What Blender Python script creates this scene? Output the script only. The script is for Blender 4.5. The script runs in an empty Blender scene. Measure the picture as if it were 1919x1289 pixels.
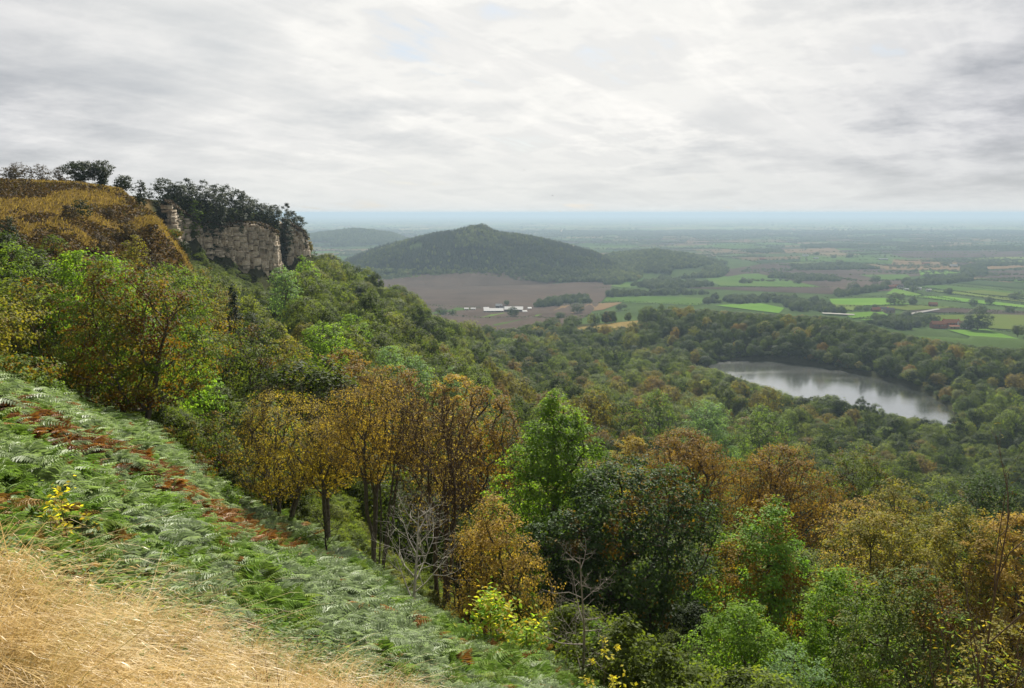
import bpy, math, random
import numpy as np
R = math.radians
rng = np.random.default_rng(11)
random.seed(11)
S = bpy.context.scene
COL = S.collection
CZ = 150.0                       # eye height above the lake
F = 1550.0; W0, H0 = 959.5, 644.5
PITCH = R(9.02); CP, SP = math.cos(PITCH), math.sin(PITCH)
SUN_AZ, SUN_EL = R(8), R(37)    # azimuth to the right of the view direction (+Y)
HAZE_DENSITY = 0.0001

# ------------------------------------------------------------------ camera
cam = bpy.data.objects.new('camera', bpy.data.cameras.new('camera'))
COL.objects.link(cam)
cam.location = (0, 0, CZ); cam.rotation_euler = (R(90) - PITCH, 0, 0)
cam.data.sensor_width = 36; cam.data.lens = F / 1919 * 36
cam.data.clip_start = 0.1; cam.data.clip_end = 200000
S.camera = cam
S.view_settings.view_transform = 'Standard'; S.view_settings.look = 'None'
S.view_settings.gamma = 1; S.view_settings.use_curve_mapping = False
S.view_settings.exposure = 1.08
S.cycles.use_denoising = True
S.cycles.denoiser = 'OPENIMAGEDENOISE'; S.cycles.denoising_input_passes = 'RGB_ALBEDO_NORMAL'; S.cycles.denoising_prefilter = 'ACCURATE'
S.cycles.max_bounces = 6; S.cycles.diffuse_bounces = 3; S.cycles.glossy_bounces = 2
S.cycles.transmission_bounces = 4; S.cycles.volume_bounces = 0; S.cycles.transparent_max_bounces = 4
S.cycles.sample_clamp_indirect = 4.0; S.cycles.sample_clamp_direct = 12.0
S.cycles.use_adaptive_sampling = True; S.cycles.adaptive_threshold = 0.01
S.render.use_persistent_data = False

# ------------------------------------------------------------------ node helpers
class NT:
    def __init__(s, tree):
        s.t = tree; tree.nodes.clear()
    def n(s, typ, **kw):
        nd = s.t.nodes.new(typ)
        ins = kw.pop('ins', {})
        for k, v in kw.items(): setattr(nd, k, v)
        for k, v in ins.items(): s.set(nd.inputs[k], v)
        return nd
    def set(s, sock, v):
        if hasattr(v, 'is_output') or isinstance(v, bpy.types.NodeSocket): s.t.links.new(v, sock)
        else:
            try: sock.default_value = v
            except Exception:
                sock.default_value = (*v, 1.0) if hasattr(v, '__len__') else (v, v, v)
    def m(s, op, a, b=0.0, c=None, clamp=False):
        nd = s.t.nodes.new('ShaderNodeMath'); nd.operation = op; nd.use_clamp = clamp
        s.set(nd.inputs[0], a); s.set(nd.inputs[1], b)
        if c is not None: s.set(nd.inputs[2], c)
        return nd.outputs[0]
    def vm(s, op, a, b=(0, 0, 0), out=0):
        nd = s.t.nodes.new('ShaderNodeVectorMath'); nd.operation = op
        s.set(nd.inputs[0], a); s.set(nd.inputs[1], b)
        return nd.outputs[out]
    def mix(s, f, a, b, bt='MIX'):
        nd = s.t.nodes.new('ShaderNodeMix'); nd.data_type = 'RGBA'; nd.blend_type = bt
        s.set(nd.inputs[0], f); s.set(nd.inputs[6], a); s.set(nd.inputs[7], b)
        return nd.outputs[2]
    def ramp(s, f, stops, interp='LINEAR'):
        nd = s.t.nodes.new('ShaderNodeValToRGB'); cr = nd.color_ramp; cr.interpolation = interp
        while len(cr.elements) < len(stops): cr.elements.new(0.5)
        for e, (p, c) in zip(cr.elements, stops):
            e.position = p; e.color = (*c, 1) if hasattr(c, '__len__') else (c, c, c, 1)
        s.set(nd.inputs[0], f)
        return nd.outputs[0]
    def noise(s, vec, scale, detail=4, rough=0.55, dist=0.0):
        nd = s.t.nodes.new('ShaderNodeTexNoise')
        s.set(nd.inputs['Vector'], vec); nd.inputs['Scale'].default_value = scale
        nd.inputs['Detail'].default_value = detail; nd.inputs['Roughness'].default_value = rough
        nd.inputs['Distortion'].default_value = dist
        return nd.outputs[0]
    def smooth(s, v, a, b):
        nd = s.t.nodes.new('ShaderNodeMapRange'); nd.interpolation_type = 'SMOOTHSTEP'
        s.set(nd.inputs[0], v); nd.inputs[1].default_value = a; nd.inputs[2].default_value = b
        return nd.outputs[0]

# ------------------------------------------------------------------ sky and sun
world = bpy.data.worlds.new('World'); S.world = world; world.use_nodes = True
sun_dir = np.array([math.sin(SUN_AZ) * math.cos(SUN_EL), math.cos(SUN_AZ) * math.cos(SUN_EL), math.sin(SUN_EL)])
SKY_OFF = (2.5, 30.3, 6.0)
GLOW_DIR = np.array([math.sin(R(-3)) * math.cos(R(26)), math.cos(R(-3)) * math.cos(R(26)), math.sin(R(26))])
w = NT(world.node_tree)
tc = w.n('ShaderNodeTexCoord').outputs['Generated']
sky = w.n('ShaderNodeTexSky', sky_type='NISHITA', sun_disc=False)
sky.sun_elevation = SUN_EL; sky.sun_rotation = SUN_AZ; sky.altitude = 300
sky.air_density = 1.0; sky.dust_density = 1.5
sep = w.n('ShaderNodeSeparateXYZ', ins={0: tc})
zc = w.m('MAXIMUM', sep.outputs[2], 0.0)
den = w.m('ADD', zc, 0.17)
qx = w.m('DIVIDE', sep.outputs[0], den); qy = w.m('DIVIDE', sep.outputs[1], den)
q = w.n('ShaderNodeCombineXYZ', ins={0: qx, 1: qy, 2: 0.0}).outputs[0]
qo = w.vm('ADD', q, SKY_OFF)
big = w.noise(qo, 0.85, 6, 0.44, 0.2)                                  # cloud masses
puff = w.noise(w.vm('ADD', qo, (5.0, 1.0, 2.0)), 2.3, 10, 0.60, 0.05)    # lumps on them
rot = w.n('ShaderNodeVectorRotate', rotation_type='Z_AXIS', ins={'Vector': q, 'Angle': -0.95}).outputs[0]
streak = w.noise(w.vm('MULTIPLY', w.vm('ADD', rot, (11.0, 2.0, 4.0)), (0.5, 2.2, 1.0)), 1.7, 7, 0.62, 0.5)   # drawn-out high cloud
cdot = w.vm('DOT_PRODUCT', tc, tuple(GLOW_DIR), out=1)
glow = w.smooth(cdot, 0.76, 0.95)
thick = w.m('ADD', w.m('MULTIPLY', big, 0.52), w.m('MULTIPLY', puff, 0.48))
# the cloud banks that stand in this sky: azimuth, elevation, half widths in degrees, weight
azd = w.m('MULTIPLY', w.m('ARCTAN2', sep.outputs[0], sep.outputs[1]), 180 / math.pi); eld = w.m('MULTIPLY', w.m('ARCSINE', sep.outputs[2]), 180 / math.pi)
wob = w.m('MULTIPLY', w.m('SUBTRACT', puff, 0.5), 14.0)
for a_, e_, sa_, se_, k_ in ((-29, 6.5, 11, 3.6, .13), (-24, 11.5, 8, 2.2, .06), (12.5, 5.3, 5.5, 1.6, .11), (-5, 6.9, 6, 1.0, .07), (30, 5.0, 6, 2.6, .10), (38, 14, 12, 6, .05), (14, 8.0, 5, 1.4, -.05), (-8, 10, 9, 3.5, -.07), (-21, 13.4, 4, .8, -.09), (0, 12.9, 4, .7, -.08), (-6, 6, 13, 7, -.02), (33, 9, 7, 5, .06), (-34, 10, 7, 5, .05), (3, 3.6, 7, 1.2, -.09), (24, 10, 8, 3, -.03)):
    dx_ = w.m('DIVIDE', w.m('ADD', w.m('SUBTRACT', azd, a_), wob), sa_); dy_ = w.m('DIVIDE', w.m('ADD', w.m('SUBTRACT', eld, e_), w.m('MULTIPLY', wob, .22)), se_)
    g_ = w.m('EXPONENT', w.m('MULTIPLY', w.m('ADD', w.m('MULTIPLY', dx_, dx_), w.m('MULTIPLY', dy_, dy_)), -1.0))
    thick = w.m('ADD', thick, w.m('MULTIPLY', g_, k_))
cover = w.smooth(w.m('ADD', w.m('MULTIPLY', thick, 0.6), w.m('MULTIPLY', streak, 0.4)), 0.325, 0.425)
dark = w.smooth(thick, 0.49, 0.71)
rim = w.m('MULTIPLY', w.smooth(thick, 0.42, 0.475), w.m('SUBTRACT', 1.0, w.smooth(thick, 0.475, 0.54)))
lit = w.mix(glow, (0.385, 0.39, 0.41), (0.515, 0.513, 0.503))
shade = w.mix(glow, (0.19, 0.203, 0.228), (0.36, 0.376, 0.39))
cloud = w.mix(dark, lit, shade)
cloud = w.mix(w.m('MULTIPLY', rim, 0.5), cloud, w.mix(1.0, cloud, (1.18, 1.17, 1.14), 'MULTIPLY'))
cloud = w.mix(w.smooth(streak, .42, .66), cloud, w.mix(1.0, cloud, (1.10, 1.09, 1.08), 'MULTIPLY'))
hor = w.smooth(sep.outputs[2], 0.11, 0.0)
cloud = w.mix(w.m('MULTIPLY', hor, 0.62), cloud, (0.475, 0.48, 0.465))
blue = w.mix(1.0, sky.outputs[0], (0.08, 0.08, 0.08), 'MULTIPLY')
blue = w.mix(0.6, blue, (0.22, 0.29, 0.37))
skyc = w.mix(cover, blue, cloud)
below = w.smooth(sep.outputs[2], -0.02, -0.2)
skyc = w.mix(below, skyc, (0.12, 0.12, 0.1))
# the sky opposite the sun is dimmer
fall = w.m('ADD', w.m('MULTIPLY', w.smooth(w.vm('DOT_PRODUCT', tc, tuple(sun_dir), out=1), -0.5, 0.62), 0.62), 0.38)
bg = w.n('ShaderNodeBackground', ins={0: skyc, 1: w.m('MULTIPLY', fall, 0.785)})
w.t.links.new(bg.outputs[0], w.n('ShaderNodeOutputWorld').inputs[0])
world.cycles.sampling_method = 'MANUAL'; world.cycles.sample_map_resolution = 512

sun = bpy.data.objects.new('sun', bpy.data.lights.new('sun', 'SUN')); COL.objects.link(sun)
sun.data.energy = 5.0; sun.data.angle = R(0.6); sun.data.color = (1.0, 0.94, 0.84)
from mathutils import Vector
sun.rotation_euler = (-Vector(sun_dir)).to_track_quat('-Z', 'Y').to_euler()

# ------------------------------------------------------------------ view geometry
ORD = 'first second third fourth fifth sixth seventh eighth ninth tenth eleventh twelfth thirteenth fourteenth fifteenth sixteenth seventeenth eighteenth nineteenth twentieth'.split()
def nth(k): return ORD[k] if k < 20 else ('twenty-' + ORD[k - 20] if k < 29 else 'thirtieth' if k == 29 else 'thirty-' + ORD[k - 30] if k < 39 else 'fortieth' if k == 39 else 'forty-' + ORD[k - 40])
def number_off(items, fmt):
    """items: (picture column, object); the label counts them from the left"""
    items = sorted(items, key=lambda q_: q_[0])
    for k, (_, o) in enumerate(items):
        o['label'] = fmt.format('leftmost' if k == 0 else 'rightmost' if k == len(items) - 1 else nth(k) + ' from left')
def ray(px, py):
    X = (np.asarray(px, float) - W0) / F; Yc = -(np.asarray(py, float) - H0) / F
    fy = CP + Yc * SP
    return X / fy, (-SP + Yc * CP) / fy          # x per metre forward, z per metre forward
def project(x, y, z):
    zr = np.asarray(z) - CZ; fw = y * CP - zr * SP; up = y * SP + zr * CP
    return W0 + F * x / fw, H0 - F * up / fw

# ------------------------------------------------------------------ terrain (heights relative to the eye along columns of azimuth)
def near(u):
    return [(1.0, -1.8 - .2 * u), (3, -2.4 - 1.5 - 1.8 * u), (5, -2.6 - 2.5 - 3.0 * u)]
def P(c, *pts, soft=None):
    u = (c - W0) / F
    n = [(1.0, -1.8 - .2 * u)] + ([] if pts[0][0] <= 4 else [(3, -2.6 - (.5 + .6 * u) * 3)])
    return n + list(pts)
far_ = [(2240, -192), (4000, -215), (8000, -238), (15000, -250), (90000, -250)]
PROF = {
 -1700: P(-1700, (5, -.5), (10, 1.5), (20, 5), (40, 8), (100, 9), (250, 12), (3000, 12), (5000, -200)),
 -500: P(-500, (5, -2.3), (10, -2.0), (20, -1.4), (40, -.8), (80, 0), (120, 3), (170, 8), (250, 10), (1500, 10), (3000, -150)),
 0: P(0, (5, -3.2), (9, -3.8), (15, -4.5), (25, -5.8), (35, -7.1), (50, -9.8), (65, -11), (85, -9.5), (110, -6), (140, .5), (170, 6), (190, 6.6), (260, 8), (600, 8), (900, -60), (1500, -180)),
 150: P(150, (9, -4.3), (20, -6.3), (30, -8.2), (45, -11), (62, -13.5), (85, -11.5), (105, -7.5), (140, -.5), (180, 6), (200, 6.5), (260, 7.5), (600, 6), (900, -70), (1500, -180)),
 240: P(240, (9, -4.6), (20, -7), (38, -10.2), (60, -14), (85, -13.5), (110, -9.5), (145, -3), (178, 4.4), (200, 5.2), (270, 6), (500, 4), (900, -80), (1500, -180)),
 300: P(300, (9, -4.8), (20, -7.5), (40, -12), (60, -15), (85, -15), (115, -11.5), (150, -.8), (165, -.5), (185, -4), (230, -4), (262, -4), (272, 3.5), (300, 4.5), (500, 2), (900, -85), (1500, -180)),
 345: P(345, (9, -5), (20, -8), (40, -13), (60, -15.8), (85, -16.5), (115, -13.5), (142, -6.8), (152, -6.6), (175, -15), (230, -18), (280, -17), (287, 2), (310, 4), (500, 0), (900, -90), (1500, -180)),
 400: P(400, (20, -8.7), (40, -14), (60, -15.5), (100, -19), (140, -20), (160, -20), (200, -22), (290, -20), (304, -19), (311, -1.5), (330, 1), (500, -3), (900, -95), (1500, -181)),
 460: P(460, (20, -9), (40, -14.8), (70, -17), (110, -24), (140, -26), (200, -29), (300, -27), (321, -26), (328, -4), (345, -1), (500, -8), (900, -100), (1500, -181)),
 512: P(512, (20, -9.3), (38, -15), (70, -18), (110, -26), (200, -33), (300, -33), (336, -30), (343, -8), (360, -4), (450, -5), (600, -40), (900, -100), (1500, -181)),
 535: P(535, (20, -9.4), (37, -15), (70, -19), (110, -25), (200, -33), (300, -35), (370, -30), (388, -27), (395, -9), (412, -6), (450, -10), (600, -50), (900, -105), (1500, -181)),
 570: P(570, (20, -9.6), (36, -15.2), (60, -18.5), (90, -22), (150, -26), (220, -30), (300, -32), (392, -28), (400, -16), (412, -14), (450, -20), (600, -62), (900, -110), (1500, -181)),
 605: P(605, (20, -9.7), (36, -15.2), (60, -19), (90, -23), (150, -28), (220, -33), (300, -36), (400, -30), (450, -36), (600, -72), (900, -115), (1500, -181)),
 700: P(700, (20, -10.6), (29.5, -14.4), (45, -20), (70, -25), (120, -33), (200, -39), (330, -47), (430, -45), (550, -80), (900, -130), (1500, -182)),
 830: P(830, (20, -11.6), (31, -16.5), (60, -27), (100, -36), (150, -43), (250, -57), (330, -64), (470, -71), (600, -100), (900, -140), (1500, -182)),
 1000: P(1000, (10, -7.6), (15, -9.8), (23, -13.2), (35, -21), (60, -32), (100, -42), (150, -51), (250, -68), (400, -94), (514, -112), (650, -119), (850, -138), (1000, -147), (1500, -182)),
 1100: P(1100, (10, -7.9), (15, -10), (19, -11.9), (25, -16), (35, -21), (50, -27), (75, -35), (100, -43), (150, -55), (250, -72), (400, -98), (514, -115), (650, -126), (850, -142), (985, -139), (1150, -152), (1500, -182)),
 1200: P(1200, (10, -8.2), (19, -13.5), (30, -20), (50, -27.5), (75, -35), (100, -43), (150, -57), (250, -77), (362, -98), (500, -122), (700, -141), (800, -145), (900, -137), (980, -129), (1150, -152), (1500, -181)),
 1350: P(1350, (10, -8.7), (19, -14.3), (30, -20.5), (50, -28.5), (90, -37.5), (150, -62), (250, -87), (400, -113), (600, -131), (700, -143), (780, -149), (840, -149), (900, -135), (975, -128), (1150, -152), (1500, -181)),
 1550: P(1550, (10, -9.2), (25, -18), (50, -29), (85, -37), (150, -66), (250, -95), (330, -111), (450, -131), (600, -146), (650, -149), (780, -149), (850, -137), (945, -130), (1100, -150), (1500, -181)),
 1780: P(1780, (10, -9.8), (25, -19.8), (50, -30), (75, -38), (150, -70), (250, -101), (350, -121), (520, -147), (600, -149), (670, -147), (730, -142), (790, -141), (900, -155), (1150, -174), (1500, -183)),
 1919: P(1919, (10, -10.2), (25, -20.5), (50, -31), (75, -39), (150, -72), (250, -104), (350, -125), (450, -138), (560, -146), (650, -146), (760, -142), (900, -156), (1150, -174), (1500, -183)),
 3300: P(3300, (10, -13), (25, -25), (50, -38), (75, -46), (150, -78), (250, -108), (350, -128), (450, -138), (560, -146), (900, -156), (1150, -174), (1500, -183)),
}
def pchip(xk, yk, x):
    xk = np.asarray(xk, float); yk = np.asarray(yk, float)
    h = np.diff(xk); d = np.diff(yk) / h
    m = np.zeros_like(yk); m[0], m[-1] = d[0], d[-1]
    w1 = 2 * h[1:] + h[:-1]; w2 = h[1:] + 2 * h[:-1]
    ok = d[1:] * d[:-1] > 0
    with np.errstate(divide='ignore', invalid='ignore'):
        mm = (w1 + w2) / (w1 / d[:-1] + w2 / d[1:])
    m[1:-1] = np.where(ok, mm, 0)
    i = np.clip(np.searchsorted(xk, x) - 1, 0, len(xk) - 2); t = np.clip((x - xk[i]) / h[i], 0, 1)
    return ((1 + 2 * t) * (1 - t) ** 2 * yk[i] + t * (1 - t) ** 2 * h[i] * m[i] + t * t * (3 - 2 * t) * yk[i + 1] + t * t * (t - 1) * h[i] * m[i + 1])
LY0, LY1, NY = math.log(.5), math.log(90000), 1400
lys = np.linspace(LY0, LY1, NY)
colk = np.array(sorted(PROF)); tab = []
for c in colk:
    pts = PROF[c] + [p for p in far_ if p[0] > PROF[c][-1][0] * 1.05]
    tab.append(pchip([math.log(p[0]) for p in pts], [p[1] for p in pts], lys))
tab = np.array(tab)
C0, C1, NC = -1700.0, 3300.0, 1001
cs = np.linspace(C0, C1, NC)
TAB = np.empty((NC, NY))
ii = np.clip(np.searchsorted(colk, cs) - 1, 0, len(colk) - 2); tt = (cs - colk[ii]) / (colk[ii + 1] - colk[ii])
TAB = tab[ii] * (1 - tt)[:, None] + tab[ii + 1] * tt[:, None]
def blur(a, k, ax):
    g = np.exp(-np.linspace(-2, 2, 2 * k + 1) ** 2); g /= g.sum()
    pad = [(0, 0), (0, 0)]; pad[ax] = (k, k); b = np.pad(a, pad, mode='edge'); out = np.zeros_like(a)
    for i, wt in enumerate(g):
        out += wt * (b[i:i + a.shape[0]] if ax == 0 else b[:, i:i + a.shape[1]])
    return out
TAB = blur(TAB, 4, 0); TAB = blur(TAB, 2, 1)

# lattice noise for heights and placement
_lat = rng.random((256, 256))
def vnoise(x, y):
    xi = np.floor(x).astype(int); yi = np.floor(y).astype(int); fx = x - xi; fy = y - yi
    fx = fx * fx * (3 - 2 * fx); fy = fy * fy * (3 - 2 * fy)
    g = lambda a, b: _lat[a & 255, b & 255]
    return (g(xi, yi) * (1 - fx) + g(xi + 1, yi) * fx) * (1 - fy) + (g(xi, yi + 1) * (1 - fx) + g(xi + 1, yi + 1) * fx) * fy
def fbm(x, y, o=4):
    s = 0; a = .5
    for k in range(o):
        s = s + a * vnoise(x * 2 ** k + 17.3 * k, y * 2 ** k + 9.1 * k); a *= .5
    return s / (1 - .5 ** o)

def hill(x, y, sil, yc, y0, y1, base, tree):
    c = W0 + F * x / np.maximum(y, 1)
    k = np.array(sil, float)
    _, t = ray(k[:, 0], k[:, 1])
    crest = np.interp(c, k[:, 0], t) * yc - tree
    hgt = np.maximum(0, crest - base)
    hgt = np.where((c < k[0, 0]) | (c > k[-1, 0]), 0, hgt)
    s = np.where(y < yc, (y - y0) / (yc - y0), (y1 - y) / (y1 - yc)); s = np.clip(s, 0, 1)
    return hgt * np.sin(np.pi / 2 * s) ** 1.25
HOOD = [(540, 560), (600, 520), (650, 486), (700, 465), (760, 448), (820, 434), (868, 426), (884, 421), (905, 421), (930, 431), (1000, 441), (1060, 455), (1110, 470), (1150, 487), (1210, 508), (1290, 545)]
LOWR = [(1040, 545), (1090, 494), (1150, 476), (1230, 469), (1300, 480), (1360, 496), (1450, 522)]
FARH = [(520, 470), (560, 452), (600, 444), (660, 437), (700, 439), (740, 446), (800, 470)]

LAKE_PX = [(1320, 680), (1400, 673), (1480, 678), (1560, 690), (1640, 706), (1700, 722), (1750, 743), (1780, 763), (1798, 788),
           (1770, 812), (1700, 800), (1600, 778), (1500, 768), (1420, 742), (1350, 712)]
_lx, _lt = ray([p[0] for p in LAKE_PX], [p[1] for p in LAKE_PX])
LAKE = np.stack([_lx * (-CZ / _lt), -CZ / _lt], 1)
def poly_sd(x, y, poly):
    x = np.asarray(x, float); y = np.asarray(y, float)
    d = np.full(x.shape, 1e18); inside = np.zeros(x.shape, bool)
    n = len(poly)
    for i in range(n):
        ax, ay = poly[i]; bx, by = poly[(i + 1) % n]
        ex, ey = bx - ax, by - ay
        t = np.clip(((x - ax) * ex + (y - ay) * ey) / (ex * ex + ey * ey), 0, 1)
        d = np.minimum(d, (x - ax - t * ex) ** 2 + (y - ay - t * ey) ** 2)
        c = ((ay > y) != (by > y)) & (x < (bx - ax) * (y - ay) / (by - ay + 1e-12) + ax)
        inside ^= c
    d = np.sqrt(d)
    return np.where(inside, -d, d)
def Hgt(x, y):
    x = np.asarray(x, float); y = np.asarray(y, float)
    ys = np.maximum(np.maximum(y, .42 * np.abs(x)), .55)
    c = np.clip(W0 + F * x / ys, C0, C1 - 1e-3)
    fi = (c - C0) / (C1 - C0) * (NC - 1); fj = np.clip((np.log(ys) - LY0) / (LY1 - LY0), 0, 1 - 1e-9) * (NY - 1)
    i = fi.astype(int); j = fj.astype(int); fi = fi - i; fj = fj - j
    i1 = np.minimum(i + 1, NC - 1)
    z = (TAB[i, j] * (1 - fi) + TAB[i1, j] * fi) * (1 - fj) + (TAB[i, j + 1] * (1 - fi) + TAB[i1, j + 1] * fi) * fj
    z = z + np.clip(-y, 0, 60) * .2
    r = np.hypot(x, y)
    z = z + (fbm(x / 2.6, y / 2.6, 3) - .5) * .5 * np.clip(1 - r / 120, 0, 1) * np.clip(r / 6, 0, 1)
    z = z + (fbm(x / 45, y / 45, 3) - .5) * 7 * np.clip((r - 60) / 150, 0, 1) * np.clip((1150 - r) / 250, 0, 1) * np.where(c < 620, .25, 1)
    z = z - 3.5 * np.clip((y - 200) / 150, 0, 1) * np.clip((640 - y) / 120, 0, 1) * np.clip((c - 800) / 150, 0, 1)
    z = np.where(y > 2000, z + hill(x, y, HOOD, 2650, 2230, 3300, -196, 12), z)
    z = np.where(y > 2400, np.maximum(z, -200 + hill(x, y, LOWR, 3000, 2420, 3600, -203, 12)), z)
    z = np.where(y > 4000, z + hill(x, y, FARH, 5600, 4700, 6600, -224, 10), z)
    m = (y > 500) & (y < 1000)
    if np.any(m):
        sd = poly_sd(x, y, LAKE)
        zi = np.minimum(z, -CZ - 1.6 * np.clip(-sd / 8, 0, 1) - .1)
        zo = np.maximum(z, -CZ + .15 + np.clip(sd, 0, 25) * .07)
        z = np.where(m, np.where(sd < 0, zi, zo), z)
    if DIP is not None:
        m = (y > 5) & (y < 48) & (x < 2) & (x > -40)
        if np.any(m):
            d = np.full(x.shape, 1e9)
            for (ax, ay), (bx, by) in zip(DIP[:-1], DIP[1:]):
                ex, ey = bx - ax, by - ay; t = np.clip(((x - ax) * ex + (y - ay) * ey) / (ex * ex + ey * ey), 0, 1); d = np.minimum(d, np.hypot(x - ax - t * ex, y - ay - t * ey))
            z = z - np.where(m, 1.0 * np.exp(-(d / 1.3) ** 2), 0)
    return z + CZ
DIP = None
_My = np.exp(np.linspace(math.log(1.2), math.log(40000), 1500))
def hit(px, py):
    """first ground point seen at a place of the photograph"""
    u, t = ray(px, py)
    z = Hgt(u * _My, _My); d = CZ + t * _My - z
    k = np.argmax(d < 0)
    if k == 0: k = len(_My) - 1
    a = d[k - 1] / (d[k - 1] - d[k] + 1e-9); Y = _My[k - 1] + a * (_My[k] - _My[k - 1])
    return np.array([u * Y, Y, float(Hgt(u * Y, Y))])
def hits(pts): return np.array([hit(*p) for p in pts])

# ------------------------------------------------------------------ mesh helpers
def mesh_np(name, V, faces, mat=None, smooth=False, fattr=None, pattr=None):
    """faces: list of (M,k) index arrays"""
    me = bpy.data.meshes.new(name)
    V = np.asarray(V, np.float32); me.vertices.add(len(V)); me.vertices.foreach_set('co', V.ravel())
    faces = [np.asarray(f, np.int32) for f in faces if len(f)]
    if faces:
        li = np.concatenate([f.ravel() for f in faces]); tot = np.concatenate([np.full(len(f), f.shape[1], np.int32) for f in faces])
        st = np.concatenate([[0], np.cumsum(tot)[:-1]]).astype(np.int32)
        me.loops.add(len(li)); me.loops.foreach_set('vertex_index', li)
        me.polygons.add(len(tot)); me.polygons.foreach_set('loop_start', st)
        me.polygons.foreach_set('use_smooth', np.full(len(tot), smooth, bool))
    for d, dom in ((fattr, 'FACE'), (pattr, 'POINT')):
        for k, v in (d or {}).items():
            v = np.asarray(v, np.float32)
            if v.ndim == 2: me.attributes.new(k, 'FLOAT_VECTOR', dom).data.foreach_set('vector', v.ravel())
            else: me.attributes.new(k, 'FLOAT', dom).data.foreach_set('value', v)
    me.update(calc_edges=True)
    for m_ in (mat if isinstance(mat, (list, tuple)) else [mat]):
        if m_: me.materials.append(m_)
    return me
def tag(o, label=None, cat=None, group=None, kind=None):
    for k, v in (('label', label), ('category', cat), ('group', group), ('kind', kind)):
        if v: o[k] = v
    return o
def ob(name, me, parent=None, loc=None, **kw):
    o = bpy.data.objects.new(name, me); COL.objects.link(o)
    if parent is not None: o.parent = parent
    if loc is not None: o.location = loc
    return tag(o, **kw)
def empty(name, loc, rz=0, **kw):
    o = bpy.data.objects.new(name, None); COL.objects.link(o); o.location = loc; o.rotation_euler = (0, 0, rz)
    o.empty_display_size = .5
    return tag(o, **kw)
def unit(v): return v / np.maximum(np.linalg.norm(v, axis=-1, keepdims=True), 1e-9)
def leaf_quads(c, nrm, length, width, g=None):
    """diamond leaves: centres, normals -> V,F"""
    g = g or rng
    n = len(c); nrm = unit(nrm); a = unit(np.cross(nrm, g.normal(size=(n, 3)))); b = np.cross(nrm, a)
    L = (np.asarray(length) * .5)[:, None] if np.ndim(length) else length * .5
    Wd = (np.asarray(width) * .5)[:, None] if np.ndim(width) else width * .5
    V = np.stack([c - a * L, c + b * Wd - a * L * .1 + nrm * Wd * .25, c + a * L, c - b * Wd - a * L * .1 + nrm * Wd * .25], 1).reshape(-1, 3)
    return V, np.arange(4 * n).reshape(-1, 4)
def tubes(A, M, B, ra, rm, rb, sides=4):
    """curved three-ring tubes, all at once"""
    n = len(A); d = unit(B - A); ref = np.where(np.abs(d[:, 2:3]) > .9, np.array([[1., 0, 0]]), np.array([[0., 0, 1]]))
    s = unit(np.cross(d, ref)); t = np.cross(d, s)
    an = np.arange(sides) / sides * 2 * np.pi; ring = s[:, None, :] * np.cos(an)[None, :, None] + t[:, None, :] * np.sin(an)[None, :, None]
    V = np.stack([A[:, None] + ring * ra[:, None, None], M[:, None] + ring * rm[:, None, None], B[:, None] + ring * rb[:, None, None]], 1).reshape(-1, 3)
    base = (np.arange(n) * 3 * sides)[:, None, None]; k = np.arange(sides)[None, None, :]; row = (np.arange(2) * sides)[None, :, None]
    a = base + row + k; b = base + row + (k + 1) % sides
    return V, np.stack([a, b, b + sides, a + sides], -1).reshape(-1, 4)
def tubes2(A, B, ra, rb):
    n = len(A); d = unit(B - A); ref = np.where(np.abs(d[:, 2:3]) > .9, np.array([[1., 0, 0]]), np.array([[0., 0, 1]]))
    s = unit(np.cross(d, ref)); t = np.cross(d, s); an = np.arange(3) / 3 * 2 * np.pi
    ring = s[:, None, :] * np.cos(an)[None, :, None] + t[:, None, :] * np.sin(an)[None, :, None]
    V = np.stack([A[:, None] + ring * ra[:, None, None], B[:, None] + ring * rb[:, None, None]], 1).reshape(-1, 3)
    a = (np.arange(n) * 6)[:, None] + np.arange(3)[None]; b = (np.arange(n) * 6)[:, None] + (np.arange(3)[None] + 1) % 3
    return V, np.stack([a, b, b + 3, a + 3], -1).reshape(-1, 4)
def cat_vf(parts):
    V, Fq, o = [], [], 0
    for v, f in parts:
        V.append(v); Fq.append(np.asarray(f) + o); o += len(v)
    return np.concatenate(V), np.concatenate(Fq)

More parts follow.
